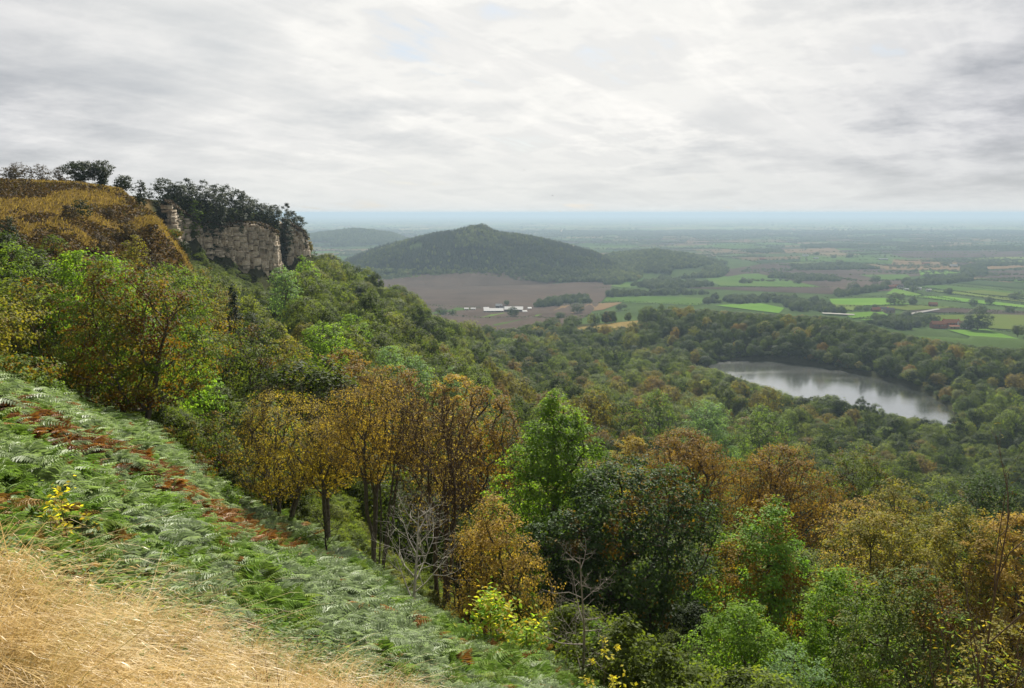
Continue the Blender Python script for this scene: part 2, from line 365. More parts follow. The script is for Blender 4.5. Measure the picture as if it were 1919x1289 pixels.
# ------------------------------------------------------------------ materials
def mat(name):
    m_ = bpy.data.materials.new(name); m_.use_nodes = True
    t = NT(m_.node_tree); return m_, t
def out(t, sh, disp=None):
    o = t.n('ShaderNodeOutputMaterial'); t.t.links.new(sh, o.inputs[0])
def attr(t, name, typ='GEOMETRY', which='Fac'):
    return t.n('ShaderNodeAttribute', attribute_name=name, attribute_type=typ).outputs[which]
_leafm = {}
def leaf_mat(name, cols, transl=.35, rough=.6, spec=.07, patch=0.0, patchcol=(.2, .1, .02), sheen=1.0):
    """colour per leaf from the palette; slow change through the crown"""
    if name in _leafm: return _leafm[name]
    m_, t = mat(name)
    r = attr(t, 'rnd')
    geo = t.n('ShaderNodeTexCoord').outputs['Object']
    slow = t.noise(geo, .55, 2, .5)
    k = t.m('ADD', t.m('MULTIPLY', r, .62), t.m('MULTIPLY', t.m('SUBTRACT', slow, .28), .85), clamp=True)
    n = len(cols)
    c = t.ramp(k, [((i + .3) / (n - .4), cc) for i, cc in enumerate(cols)])
    if patch:
        pn = t.noise(t.vm('ADD', geo, (31, 7, 3)), .42, 2, .5)
        pf = t.smooth(t.m('ADD', pn, t.m('MULTIPLY', r, .16)), .72 - patch * .3, .80 - patch * .3)
        c = t.mix(pf, c, patchcol)
    p = t.n('ShaderNodeBsdfPrincipled', ins={'Base Color': c, 'Roughness': rough, 'Specular IOR Level': spec})
    tr = t.n('ShaderNodeBsdfTranslucent', ins={'Color': t.mix(1.0, c, (1.75, 1.75, .6), 'MULTIPLY')})
    mx = t.n('ShaderNodeMixShader', ins={0: transl, 1: p.outputs[0], 2: tr.outputs[0]})
    out(t, mx.outputs[0]); _leafm[name] = m_
    return m_
def forest_leaf():
    m_, t = mat('woodland_leaves')
    r = attr(t, 'rnd'); ti = attr(t, 'tint', 'INSTANCER')
    c = t.ramp(ti, [(0.0, (.027, .044, .013)), (.25, (.048, .072, .017)), (.5, (.078, .104, .024)), (.68, (.112, .155, .042)), (.80, (.125, .128, .033)), (.90, (.135, .108, .03)), (1.0, (.135, .084, .025))])
    c = t.mix(1.0, c, t.ramp(r, [(0, (.80, .82, .78)), (1, (1.24, 1.2, 1.12))]), 'MULTIPLY')
    p = t.n('ShaderNodeBsdfPrincipled', ins={'Base Color': c, 'Roughness': .6, 'Specular IOR Level': .08})
    tr = t.n('ShaderNodeBsdfTranslucent', ins={'Color': t.mix(1.0, c, (1.75, 1.75, .6), 'MULTIPLY')})
    mx = t.n('ShaderNodeMixShader', ins={0: .5, 1: p.outputs[0], 2: tr.outputs[0]})
    out(t, mx.outputs[0]); return m_
FOREST = forest_leaf()
def simple(name, cols, scale=3.0, rough=.8, bump=0.0, spec=.3, coord='Object', detail=5):
    m_, t = mat(name)
    co = t.n('ShaderNodeTexCoord').outputs[coord]
    nz = t.noise(co, scale, detail, .6)
    c = t.ramp(nz, [(.3 + .4 * i / max(1, len(cols) - 1), cc) for i, cc in enumerate(cols)])
    p = t.n('ShaderNodeBsdfPrincipled', ins={'Base Color': c, 'Roughness': rough, 'Specular IOR Level': spec})
    if bump:
        b = t.n('ShaderNodeBump', ins={'Height': nz, 'Strength': bump, 'Distance': .3}); t.t.links.new(b.outputs[0], p.inputs['Normal'])
    out(t, p.outputs[0]); return m_
BARK = simple('bark_grey_brown', [(.05, .042, .03), (.11, .092, .07), (.08, .07, .05)], 5, .9, .4)
BARK_DARK = simple('bark_dark', [(.02, .017, .012), (.045, .037, .028)], 5, .9, .4)
BARK_PALE = simple('bark_pale_dead', [(.22, .20, .17), (.38, .35, .30), (.28, .25, .2)], 7, .8, .3)
TWIG = simple('twig_brown', [(.06, .042, .028), (.11, .075, .045)], 6, .85)

DIP = np.array([hit(*p)[:2] for p in ((-60, 775), (20, 805), (130, 866), (250, 914), (330, 960), (400, 995), (470, 1024), (540, 1066))])
# ------------------------------------------------------------------ ground sheet
_b = [hit(*p) for p in ((-160, 1040), (0, 1098), (150, 1140), (330, 1190), (480, 1214), (600, 1240), (700, 1270), (800, 1305), (900, 1350), (1000, 1420))]
_bc = [W0 + F * p[0] / p[1] for p in _b]; print('grass edge', [(round(c_), round(p[1], 1)) for c_, p in zip(_bc, _b)])
BR_G = (_bc, [p[1] for p in _b])         # far edge of the dry grass
BR_F = ([-400, 0, 150, 330, 460, 570, 700, 830, 1000, 1100, 1250], [38, 40, 41, 41, 39, 37, 31, 29, 25, 21, 13])  # far edge of the bracken
ths = np.concatenate([np.linspace(-180, -50, 27)[:-1], np.linspace(-50, -36, 15)[:-1], np.linspace(-36, 36, 236)[:-1], np.linspace(36, 50, 15)[:-1], np.linspace(50, 180, 27)])
rs = np.exp(np.linspace(math.log(.9), math.log(45000), 390)); rs = np.unique(np.concatenate([[.35, .6], rs[(rs < 565) | (rs > 905)], np.arange(566, 905, 5.5)]))
TH, RS = np.meshgrid(np.radians(ths), rs, indexing='ij')
gx, gy = RS * np.sin(TH), RS * np.cos(TH)
gz = Hgt(gx, gy)
def ground_cols(x, y):
    c = W0 + F * x / np.maximum(np.maximum(y, .42 * np.abs(x)), .5); r = np.maximum(y, .3)
    n1 = fbm(x / 9, y / 9, 4); n2 = fbm(x / 2.2 + 50, y / 2.2, 3); n3 = fbm(x / 60 + 9, y / 60 + 5, 4)
    straw = np.array([.20, .15, .07]); litter = np.array([.075, .06, .025]); floor_ = np.array([.030, .032, .015])
    moorA = np.array([.085, .055, .022]); moorB = np.array([.17, .115, .045]); moorC = np.array([.045, .05, .018])
    turf = np.array([.042, .065, .02])
    yg = np.interp(c, *BR_G); yb = np.interp(c, *BR_F)
    col = np.broadcast_to(floor_, x.shape + (3,)).copy()
    col[...] = floor_ * (0.7 + .8 * n1)[..., None]
    k = np.clip((yb * 1.05 - r) / 3, 0, 1)[..., None]; col = col * (1 - k) + litter * (.6 + .9 * n2)[..., None] * k
    k = np.clip((yg + 1.0 * (n2 - .5) - r) / .8, 0, 1)[..., None]; col = col * (1 - k) + straw * (.7 + .6 * n2)[..., None] * k
    lim = np.interp(c, [-400, 0, 150, 300, 380, 420], [85, 92, 96, 108, 128, 160])
    mm = (c < 395) & (r > lim) & (r < np.where(c > 292, 162, 900))
    a = np.clip((n1 - .42) * 5, 0, 1)[..., None]; b = np.clip((n2 * .5 + n1 * .5 - .52) * 7, 0, 1)[..., None]
    moor = moorA * (1 - b) + moorC * b; moor = moor * (1 - a * .7) + moorB * a * .7
    col = np.where(mm[..., None], moor, col)
    knoll = ((c > 1060) & (c < 1215) & (y > 925) & (y < 1030))[..., None]
    col = np.where(knoll, np.array([.17, .13, .05]) * (.7 + .6 * n1)[..., None], col)
    pl = np.clip((y - np.interp(c, [1560, 1660, 1740], [1080, 960, 840])) / 60, 0, 1)[..., None]
    col = col * (1 - pl) + turf * (.6 + .8 * n3)[..., None] * pl
    return col
gc = ground_cols(gx, gy)
nt_, nr_ = TH.shape
idx = np.arange(nt_ * nr_).reshape(nt_, nr_)
quads = np.stack([idx[:-1, :-1], idx[:-1, 1:], idx[1:, 1:], idx[1:, :-1]], -1).reshape(-1, 4)[:, ::-1]
GM, t = mat('ground_soil_and_turf')
co = t.n('ShaderNodeNewGeometry').outputs['Position']
base = attr(t, 'col', 'GEOMETRY', 'Color')
d1 = t.noise(co, 9.0, 6, .65); d2 = t.noise(co, .35, 5, .6)
c = t.mix(1.0, base, t.ramp(d1, [(.25, .55), (.75, 1.4)]), 'MULTIPLY')
c = t.mix(1.0, c, t.ramp(d2, [(.25, .7), (.75, 1.3)]), 'MULTIPLY')
fv = t.vm('MULTIPLY', co, (1 / 330., 1 / 240., 0))
vo = t.n('ShaderNodeTexVoronoi', distance='MANHATTAN', ins={'Vector': fv, 'Scale': 1.0, 'Randomness': .9})
vr = t.n('ShaderNodeSeparateColor', ins={0: vo.outputs['Color']}).outputs[0]
fc = t.ramp(vr, [(0, (.05, .075, .03)), (.2, (.11, .16, .05)), (.38, (.15, .13, .06)), (.5, (.03, .045, .02)), (.62, (.09, .13, .045)), (.78, (.12, .085, .055)), (.9, (.19, .16, .08))], 'CONSTANT')
farm = attr(t, 'farm')
c = t.mix(farm, c, fc)
p = t.n('ShaderNodeBsdfPrincipled', ins={'Base Color': c, 'Roughness': .95, 'Specular IOR Level': 0.0})
bp = t.n('ShaderNodeBump', ins={'Height': d1, 'Strength': .35, 'Distance': .06}); t.t.links.new(bp.outputs[0], p.inputs['Normal'])
out(t, p.outputs[0])
gme = mesh_np('ground', np.stack([gx, gy, gz], -1).reshape(-1, 3), [quads], GM, True,
              pattr={'col': gc.reshape(-1, 3), 'farm': np.clip((gy - 7500) / 1500, 0, 1).ravel()})
ob('ground', gme, kind='structure')

# ------------------------------------------------------------------ lake
WM, t = mat('lake_water')
co = t.n('ShaderNodeNewGeometry').outputs['Position']
rip = t.noise(t.vm('MULTIPLY', co, (.5, 1.6, 1)), 1.1, 4, .6)
calm = t.smooth(t.noise(t.vm('MULTIPLY', co, (.006, .022, 1)), 1.0, 3, .5, .3), .34, .70)
b = t.n('ShaderNodeBump', ins={'Height': rip, 'Strength': t.m('ADD', t.m('MULTIPLY', calm, .18), .06), 'Distance': .2})
p = t.n('ShaderNodeBsdfPrincipled', ins={'Base Color': (.018, .022, .016), 'Roughness': t.m('ADD', t.m('MULTIPLY', calm, .12), .08), 'IOR': 2.5, 'Specular IOR Level': .9})
t.t.links.new(b.outputs[0], p.inputs['Normal']); gl = t.n('ShaderNodeBsdfGlossy', ins={'Color': (.9, .92, .95), 'Roughness': .12, 'Normal': b.outputs[0]}); out(t, t.n('ShaderNodeMixShader', ins={0: .3, 1: p.outputs[0], 2: gl.outputs[0]}).outputs[0])
cx, cy = LAKE.mean(0)
big_ = np.array([[cx, cy]]) + (LAKE - [cx, cy]) * 1.06
nV = len(big_)
ob('lake', mesh_np('lake', np.concatenate([np.c_[big_, np.zeros(nV)], [[cx, cy, 0]]]), [np.stack([(np.arange(nV) + 1) % nV, np.arange(nV), np.full(nV, nV)], 1)], WM), kind='structure')

# ------------------------------------------------------------------ haze
hz = bpy.data.meshes.new('haze')
b0, b1, zl, zh = -47000.0, 47000.0, -250 + CZ - 5.0 - 2, CZ + 14.0
hz.from_pydata([(x, y, z) for z in (zl, zh) for x, y in ((b0, b0), (b1, b0), (b1, b1), (b0, b1))], [],
               [(0, 3, 2, 1), (4, 5, 6, 7), (0, 1, 5, 4), (1, 2, 6, 5), (2, 3, 7, 6), (3, 0, 4, 7)])
HM, t = mat('haze_air')
v = t.n('ShaderNodeVolumePrincipled', ins={'Color': (.40, .525, .635), 'Density': HAZE_DENSITY, 'Anisotropy': .15})
o_ = t.n('ShaderNodeOutputMaterial'); t.t.links.new(v.outputs[0], o_.inputs['Volume'])
HM.cycles.homogeneous_volume = True
hz.materials.append(HM)
ob('haze', hz, kind='stuff')

# ------------------------------------------------------------------ tree builder
def envelope(shape, h):
    if shape == 'round': return np.sqrt(np.clip(1 - (2 * h - 1) ** 2, 0, 1)) ** .85
    if shape == 'dome': return np.clip(1 - np.abs(h - .28) ** 2 / np.where(h > .28, .72 ** 2, .42 ** 2), 0, 1) ** .55
    if shape == 'egg': return np.clip(np.sin(np.pi * np.clip(h, 0, 1) ** .72), 0, 1) ** .75
    if shape == 'cone': return np.clip(1.03 - h, 0, 1) ** .85 * np.clip(h * 8 + .3, 0, 1)
    if shape == 'vase': return np.clip(.25 + 1.1 * h, 0, 1) * np.sqrt(np.clip(1 - np.maximum(0, (h - .62) / .38) ** 2, 0, 1))
    return np.ones_like(h)
def tree_meshes(seed, H, rad, base=.3, shape='round', n=300, lpc=30, leaf=.14, clump=.16, trunk=.12, stems=1, lean=0.0, twigs=0, aspect=.78, flat=.6, coh=(.65, .55, .3), shell=.45, up=.3, voids=7, bark=None, lmat=None, sides=4, tips=None):
    """trunk mesh and crown mesh of one tree, base at the origin"""
    g = np.random.default_rng(seed)
    zb = H * base
    # lobed envelope
    A = g.random((5, 4)); 
    def bump(th, h):
        s = 1.0
        for a in A: s = s + (.07 + .13 * a[0]) * np.cos(np.floor(1 + 3 * a[1]) * th + 6.3 * a[2] + (a[3] - .5) * 9 * h)
        return s
    m = n * 3
    h = g.random(m); th = g.random(m) * 2 * np.pi; rr = g.random(m) ** shell
    Rm = envelope(shape, h) * bump(th, h) * rad
    keep = g.random(m) < np.clip(Rm / rad, .12, 1) 
    pts = np.stack([np.cos(th) * rr * Rm, np.sin(th) * rr * Rm, zb + h * (H - zb)], 1)
    for k in range(voids):
        vh = g.random(); va = g.random() * 6.28; vc = np.array([math.cos(va) * rad * .8 * float(envelope(shape, np.array(vh))), math.sin(va) * rad * .8 * float(envelope(shape, np.array(vh))), zb + vh * (H - zb)])
        keep &= (((pts - vc) / np.array([1, 1, .75])) ** 2).sum(1) > (rad * (.16 + .16 * g.random())) ** 2
    pts = pts[keep][:n]; pts[:, 0] += lean * pts[:, 2]
    # skeleton
    nodes = []; par = []
    top = zb + .55 * (H - zb) if shape not in ('cone',) else H * .96
    for s_ in range(stems):
        a = g.random() * 6.28; off = (.10 + .14 * g.random()) * rad * (stems > 1); spread = (.35 + .3 * g.random()) * rad * (stems > 1)
        prev = -1
        for k in range(7):
            f_ = k / 6; zz = f_ * top
            nodes.append([math.cos(a) * (off + spread * f_) + .035 * H * math.sin(3.1 * f_ + s_) * f_ + lean * zz + g.normal() * .012 * H * f_, math.sin(a) * (off + spread * f_) + g.normal() * .012 * H * f_, zz - (.35 if k == 0 else 0)])
            par.append(prev); prev = len(nodes) - 1
    nodes = np.array(nodes); par = list(par)
    plen = np.array([np.linalg.norm(nodes[i] - nodes[par[i]]) + 0 if par[i] >= 0 else 0 for i in range(len(nodes))])
    for i in range(len(nodes)):
        if par[i] >= 0: plen[i] += plen[par[i]]
    c0 = np.array([lean * zb, 0, zb * .9])
    pts = pts[np.argsort(np.linalg.norm((pts - c0) * [1, 1, .7], axis=1))]
    N0 = len(nodes); N = N0 + len(pts)
    ND = np.zeros((N, 3)); ND[:N0] = nodes; PL = np.zeros(N); PL[:N0] = plen; PR = np.full(N, -1); PR[:N0] = par
    for k in range(len(pts)):
        i = N0 + k; d = ND[:i] - pts[k]; dd = np.sqrt((d * d).sum(1))
        cost = dd * (1 + .5 * np.clip(d[:, 2] / np.maximum(dd, 1e-6), -.3, 1)) + .30 * PL[:i]
        j = int(np.argmin(cost)); ND[i] = pts[k]; PR[i] = j; PL[i] = PL[j] + dd[j]
    e = 2.0; acc = np.zeros(N); child = np.zeros(N)
    for i in range(N - 1, -1, -1):
        if acc[i] == 0: acc[i] = 1.0
        if PR[i] >= 0: acc[PR[i]] += acc[i]
    rad_ = acc ** (1 / e); rad_ *= trunk / rad_[0] if stems == 1 else trunk / rad_[:N0].max()
    rad_ = np.maximum(rad_, trunk * .025)
    ei = np.where(PR >= 0)[0]; a_, b_ = ND[PR[ei]], ND[ei]
    ln = np.linalg.norm(b_ - a_, axis=1)
    mid = (a_ + b_) / 2 + g.normal(size=a_.shape) * (ln * .05)[:, None]; mid[:, 2] -= ln * .04; mid[ei < N0] = ((a_ + b_) / 2)[ei < N0]
    rb = rad_[ei]; ra = np.minimum(rad_[PR[ei]], rb * 1.7); ra = np.where(ei < N0, rad_[PR[ei]], ra)
    root = np.isin(PR[ei], np.where(PR < 0)[0]) 
    ra = np.where(root, ra * 1.35, ra)
    has = np.zeros(N, bool); has[PR[ei]] = True; fork = has[ei]
    parts = [tubes(a_[fork], mid[fork], b_[fork], ra[fork], ((ra + rb) / 2)[fork], rb[fork], sides)]
    if (~fork).any(): parts.append(tubes2(a_[~fork], b_[~fork], ra[~fork], rb[~fork] * .5))
    C = ND[N0:]; nC = len(C)
    if twigs:
        ta = np.repeat(C, twigs, 0); dv = g.normal(size=ta.shape); dv[:, 2] = np.abs(dv[:, 2]) * .9 + .3
        dv = dv + unit(ta - c0) * 1.2; dv = unit(dv) * (clump * rad * (1.0 + 1.4 * g.random(len(ta))))[:, None]
        tb = ta + dv; tm = (ta + tb) / 2 + g.normal(size=ta.shape) * .06 * clump * rad
        tr_ = np.full(len(ta), trunk * .04); parts.append(tubes2(ta, tb, tr_, tr_ * .4))
    V, Fq = cat_vf(parts)
    tme = mesh_np('trunk', V, [Fq], bark or BARK, True)
    # leaves
    cnt = np.maximum(0, g.poisson(lpc, nC)); ci = np.repeat(np.arange(nC), cnt); nl = len(ci)
    csz = clump * rad * (.6 + .8 * g.random(nC))
    off = g.normal(size=(nl, 3)); off = unit(off) * (g.random(nl) ** .5)[:, None]
    LC = C[ci] + off * csz[ci][:, None] * [1.15, 1.15, flat]
    # twig-line bunching inside a clump
    outw = unit(LC - np.array([lean * H * .6, 0, zb + .35 * (H - zb)]))
    nr = outw * coh[0] + np.array([0, 0, up]) + off * coh[1] + g.normal(size=(nl, 3)) * coh[2]
    sz = leaf * (.65 + .7 * g.random(nl))
    LV, LF = leaf_quads(LC, nr, sz, sz * aspect, g)
    rnd = np.clip(.42 * g.random(nl) + .58 * g.random(nC)[ci], 0, 1)
    cme = mesh_np('crown', LV, [LF], lmat, False, fattr={'rnd': rnd})
    return tme, cme

SPEC = {
 'ash': dict(cols=[(.05, .088, .013), (.085, .145, .018), (.14, .20, .03)], transl=.48),
 'mid': dict(cols=[(.033, .056, .012), (.06, .096, .017), (.10, .135, .026)], transl=.44),
 'dark': dict(cols=[(.02, .038, .013), (.038, .066, .022), (.065, .10, .036)], transl=.38, rough=.55, spec=.05, patch=.12, patchcol=(.16, .095, .015)),
 'conifer': dict(cols=[(.010, .020, .009), (.018, .034, .014), (.03, .046, .018)], transl=.12, rough=.6),
 'pine': dict(cols=[(.014, .022, .011), (.024, .034, .016), (.04, .045, .022)], transl=.12, rough=.6),
 'orange': dict(cols=[(.09, .068, .02), (.145, .103, .027), (.20, .138, .034), (.17, .145, .036)], transl=.42),
 'rust': dict(cols=[(.08, .052, .014), (.125, .079, .019), (.17, .106, .025)], transl=.35),
 'gold': dict(cols=[(.08, .068, .016), (.135, .105, .021), (.19, .145, .028), (.14, .14, .03)], transl=.42),
 'olive': dict(cols=[(.04, .045, .012), (.075, .078, .016), (.125, .108, .02), (.17, .125, .025)], transl=.4),
 'olivegreen': dict(cols=[(.03, .048, .012), (.055, .078, .017), (.10, .11, .024)], transl=.38, patch=.3, patchcol=(.16, .09, .018)),
 'pale': dict(cols=[(.06, .105, .04), (.09, .15, .06), (.13, .19, .085)], transl=.4),
 'lime': dict(cols=[(.08, .14, .022), (.13, .21, .03), (.18, .26, .045)], transl=.45),
 'redgreen': dict(cols=[(.03, .055, .012), (.055, .085, .016), (.12, .085, .018), (.15, .065, .015)], transl=.4, patch=.45, patchcol=(.12, .062, .014)),
 'twiggy': dict(cols=[(.13, .09, .03), (.20, .145, .045), (.22, .18, .05)], transl=.4),
 'yellow': dict(cols=[(.22, .22, .03), (.35, .28, .035), (.40, .22, .03)], transl=.5),
 'yellowgreen': dict(cols=[(.075, .15, .022), (.12, .20, .028), (.22, .22, .035), (.28, .14, .025)], transl=.5),
 'greenorange': dict(cols=[(.04, .085, .014), (.07, .13, .02), (.11, .17, .028)], transl=.42, patch=.5, patchcol=(.20, .13, .02)),
 'heath': dict(cols=[(.03, .023, .013), (.055, .038, .02), (.06, .052, .02)], transl=.2, rough=.75, spec=.15),
}
GAIN = {'dark': 1.25, 'conifer': 1.5, 'pine': 1.9, 'heath': 1.3, 'olive': 1.9, 'olivegreen': 1.85, 'mid': 1.8, 'orange': 1.85, 'gold': 1.85, 'greenorange': 1.9}
def lm(sp):
    d = dict(SPEC[sp]); c = [tuple(min(.5, v * GAIN.get(sp, 1.6)) for v in cc) for cc in d.pop('cols')]; return leaf_mat('leaves_' + sp, c, **d)

TREES = []          # footprints (x, y, r) already used
ELL = []            # (x, y, z, r, rz) for the visibility pass
LEAFMAX = 60
def hero(px, top, Y, wpx, sp, label, seed, name='tree', cat='tree', group=None, base=.3, shape='round', cen=None, Hmin=1.2, bark=None, dz=0.0, den=1.0, leaf=.13, **kw):
    """a tree of its own: px = middle of its crown, top = picture height of its top, Y = metres ahead, wpx = crown width"""
    u, tt_ = ray(px, cen if cen else top + wpx * .5)
    _, tz = ray(px, top)
    x = float(u * Y); z = float(Hgt(x, Y)) + dz; H = float(CZ + tz * Y - z); rad = wpx / 2 / F * Y
    if H < Hmin or H > 24: print('HERO', name, px, top, Y, 'height', round(H, 2))
    H = max(H, Hmin)
    area = rad * rad * 4
    n = int(np.clip(kw.pop('n', 330), 10, 900))
    lpc = kw.pop('lpc', None)
    if lpc is None: leaf *= 1.2; lpc = np.clip(area * 3.3 * max(1, (1 - base) * H / (2 * rad)) / (leaf * leaf * .55) * .85 * den / n, 4, LEAFMAX)
    tme, cme = tree_meshes(seed, H, rad, base, shape, n=n, lpc=lpc, leaf=leaf, bark=bark, lmat=lm(sp), trunk=kw.pop('trunk', max(.03, .016 * H)), **kw)
    o = empty(name, (x, Y, z), label=label, cat=cat, group=group)
    ob('trunk', tme, o); ob('crown', cme, o)
    TREES.append((x, Y, rad)); ELL.append((x, Y, z + H * (1 + base) / 2, rad, H * (1 - base) / 2))
    return o

# ------------------------------------------------------------------ trees close by and on the near slope, each placed where it stands
hero(228, 468, 40, 265, 'redgreen', 'broad dark bush-like tree turning russet, many stems, at the upper edge of the bracken', 101, n=480, shape='egg', base=.10, stems=4, leaf=.11, twigs=2, den=1.2, trunk=.14)
hero(150, 470, 52, 190, 'ash', 'bright green ash behind the many-stemmed russet tree', 102, n=400, base=.15, leaf=.14, cen=560, den=1.5)
hero(262, 545, 46, 150, 'ash', 'slim light green tree with bare branch ends showing, right behind the russet many-stemmed tree', 103, n=260, shape='egg', base=.25, leaf=.12, den=.45, twigs=3, trunk=.12)
hero(15, 452, 58, 120, 'mid', 'green tree at the left edge of the photo under the brown moor slope', 104, n=300, base=.2, leaf=.14)
hero(62, 520, 48, 130, 'redgreen', 'russet-brown thin tree between the left-edge green tree and the bright ash', 105, n=260, base=.15, den=.6, twigs=2, leaf=.12)
hero(-30, 560, 34, 170, 'olive', 'yellowing shrub cut by the left edge above the bracken', 106, name='shrub', cat='shrub', n=220, base=.1, leaf=.10, den=.6)
hero(30, 668, 27, 150, 'olivegreen', 'leafy low green shrub on the bracken bank at the far left', 107, name='shrub', cat='shrub', n=220, base=.05, leaf=.085, den=.9, Hmin=.8, cen=720)
hero(318, 492, 84, 125, 'mid', 'full dark-green tree with rounded top above the lower bracken edge, below the moor slope', 108, n=420, base=.12, leaf=.17, den=1.2)
hero(262, 500, 92, 100, 'mid', 'green tree left of the full dark-green tree, just below the moor slope', 109, n=300, base=.15, leaf=.18)
hero(215, 482, 98, 80, 'olivegreen', 'olive tree tucked in under the foot of the moor slope', 110, n=240, base=.15, leaf=.19)
hero(378, 500, 112, 105, 'olivegreen', 'thin olive-brown tree below the dark ivy bush on the ridge edge', 111, n=300, base=.12, den=.6, twigs=2, leaf=.17)
hero(436, 527, 118, 52, 'conifer', 'dark pointed conifer standing below the rock cliff', 112, name='conifer_tree', cat='conifer', n=300, shape='cone', base=.08, leaf=.2, den=1.3, clump=.2)
hero(398, 560, 104, 60, 'olive', 'small olive tree beside the dark pointed conifer', 113, n=220, base=.2, leaf=.18)
hero(352, 600, 60, 110, 'mid', 'leafy green tree in front of the full dark-green one', 114, n=280, base=.2, leaf=.15)
hero(372, 660, 50, 85, 'lime', 'bright lime-green sunlit ash crown above the bracken', 115, n=280, base=.15, leaf=.13, shape='egg')
hero(462, 602, 62, 125, 'olivegreen', 'sparse olive tree with a forked dark trunk behind the golden birch', 116, n=300, base=.22, den=.55, twigs=2, leaf=.14, trunk=.17)
hero(545, 632, 66, 110, 'olive', 'thin olive-yellow tree right of the forked olive tree', 117, n=280, base=.2, den=.6, twigs=2, leaf=.14)
hero(608, 600, 96, 105, 'ash', 'bright pale-green ash crown on the slope under the second rock face', 118, n=340, base=.15, leaf=.19)
hero(640, 655, 74, 120, 'rust', 'rusty brown domed tree behind the tall orange tree', 119, n=360, base=.2, leaf=.15)
hero(752, 682, 78, 150, 'rust', 'dark rusty dome peeping over the bare twiggy crown', 120, n=380, base=.2, leaf=.15)
hero(836, 700, 72, 120, 'orange', 'orange-brown rounded tree left of the dark umbrella-shaped one', 121, n=320, base=.25, leaf=.15)
hero(902, 724, 66, 165, 'rust', 'dark rust-brown umbrella-shaped tree with its limbs showing under the crown', 122, n=420, base=.42, shape='dome', leaf=.14, trunk=.24, stems=3, den=.8)
hero(512, 738, 37, 215, 'gold', 'golden-leaved tree on a low forked trunk at the bracken edge', 123, n=560, base=.22, shape='round', den=.52, twigs=4, leaf=.06, trunk=.13, stems=3)
hero(405, 772, 40, 90, 'redgreen', 'small russet thicket tree left of the golden forked tree', 124, n=220, base=.1, den=.5, twigs=3, leaf=.085, Hmin=1)
hero(688, 694, 33, 215, 'orange', 'tall orange tree on several slender dark trunks at the head of the clearing', 125, n=700, base=.50, den=.54, twigs=4, leaf=.06, trunk=.10, stems=6, shape='egg', cen=800)
hero(612, 790, 35, 120, 'gold', 'slim golden tree between the forked golden tree and the tall orange tree', 126, n=320, base=.45, den=.66, twigs=3, leaf=.06, trunk=.09, stems=2)
hero(815, 742, 32, 185, 'twiggy', 'nearly bare brown twiggy tree with a few orange leaves, on two dark trunks', 127, n=800, base=.42, lpc=3, twigs=6, leaf=.075, trunk=.10, stems=5, bark=TWIG, shape='round', cen=850)
hero(925, 930, 27, 195, 'orange', 'dense orange-green bush-like tree in front of the dark green tree', 128, n=520, base=.06, shape='egg', leaf=.06, den=1.0, twigs=2, trunk=.09, stems=3, cen=1030)
hero(856, 985, 28, 80, 'twiggy', 'thin brown brush of bare stems beside the orange-green bush', 129, n=240, base=.1, lpc=3, twigs=4, leaf=.07, trunk=.05, stems=4, bark=TWIG, shape='egg')
hero(1038, 730, 48, 225, 'ash', 'tall bright green ash rising over the middle of the wood', 130, n=700, base=.15, shape='egg', leaf=.14, den=1.9, twigs=1, trunk=.28, cen=860)
hero(1165, 862, 43, 300, 'dark', 'big dark green tree in shade with glinting leaves and an orange patch', 131, n=900, base=.12, shape='round', leaf=.15, den=2.0, trunk=.34, cen=1010)
hero(1060, 960, 40, 170, 'dark', 'dark green lower tree under the tall bright ash', 132, n=420, base=.1, shape='round', leaf=.14, trunk=.2, cen=1060, den=1.6)
hero(1282, 806, 86, 225, 'rust', 'large brown-orange domed tree beyond the dark green tree', 133, n=640, base=.3, shape='dome', leaf=.15, den=1.15, trunk=.35, stems=3, clump=.13)
hero(1180, 815, 96, 90, 'gold', 'golden-brown crown left of the large brown-orange dome', 134, n=240, base=.2, leaf=.18)
hero(1470, 838, 82, 205, 'rust', 'second brown-orange dome, lower and wider, right of the larger one', 135, n=600, base=.25, shape='dome', leaf=.15, den=1.1, trunk=.3, stems=2, clump=.13)
hero(1602, 832, 92, 150, 'olivegreen', 'spiky feathery green tree behind the lower brown dome', 136, n=380, base=.1, shape='vase', leaf=.17, den=.8, twigs=2)
hero(1690, 896, 74, 135, 'olive', 'rounded olive-yellow crown below the spiky feathery tree', 137, n=360, base=.2, shape='dome', leaf=.15)
hero(1850, 882, 70, 200, 'dark', 'dark glossy green rounded crown near the right edge', 138, n=460, base=.15, shape='dome', leaf=.16)
hero(1440, 918, 38, 225, 'greenorange', 'green tree with a golden left side in front of the brown domes', 139, n=700, base=.12, shape='egg', leaf=.11, den=1.7, trunk=.2, cen=1050)
hero(1615, 935, 60, 150, 'twiggy', 'thin rusty tree showing between the domes and the olive-gold trees', 140, n=360, base=.2, leaf=.12, den=.5, twigs=3)
hero(1655, 965, 47, 190, 'olive', 'olive-gold broad tree in the middle of the right-hand group', 141, n=480, base=.15, leaf=.12, den=1.6)
hero(1790, 945, 50, 200, 'olive', 'largest olive-gold tree, under the dark glossy crown', 142, n=560, base=.15, leaf=.12, den=1.6)
hero(1905, 962, 46, 160, 'orange', 'golden-brown tree cut by the right edge', 143, n=420, base=.15, leaf=.115, den=1.4)
hero(1570, 1068, 30, 185, 'ash', 'light feathery green tree low in front of the olive-gold trees', 144, n=520, base=.1, leaf=.09, den=1.5, twigs=1, cen=1150)
hero(1395, 1130, 27, 200, 'ash', 'green sapling tree with fine leaves low at the bottom, right of the dark hollow', 145, n=520, base=.05, leaf=.085, den=1.5, cen=1210, twigs=1)
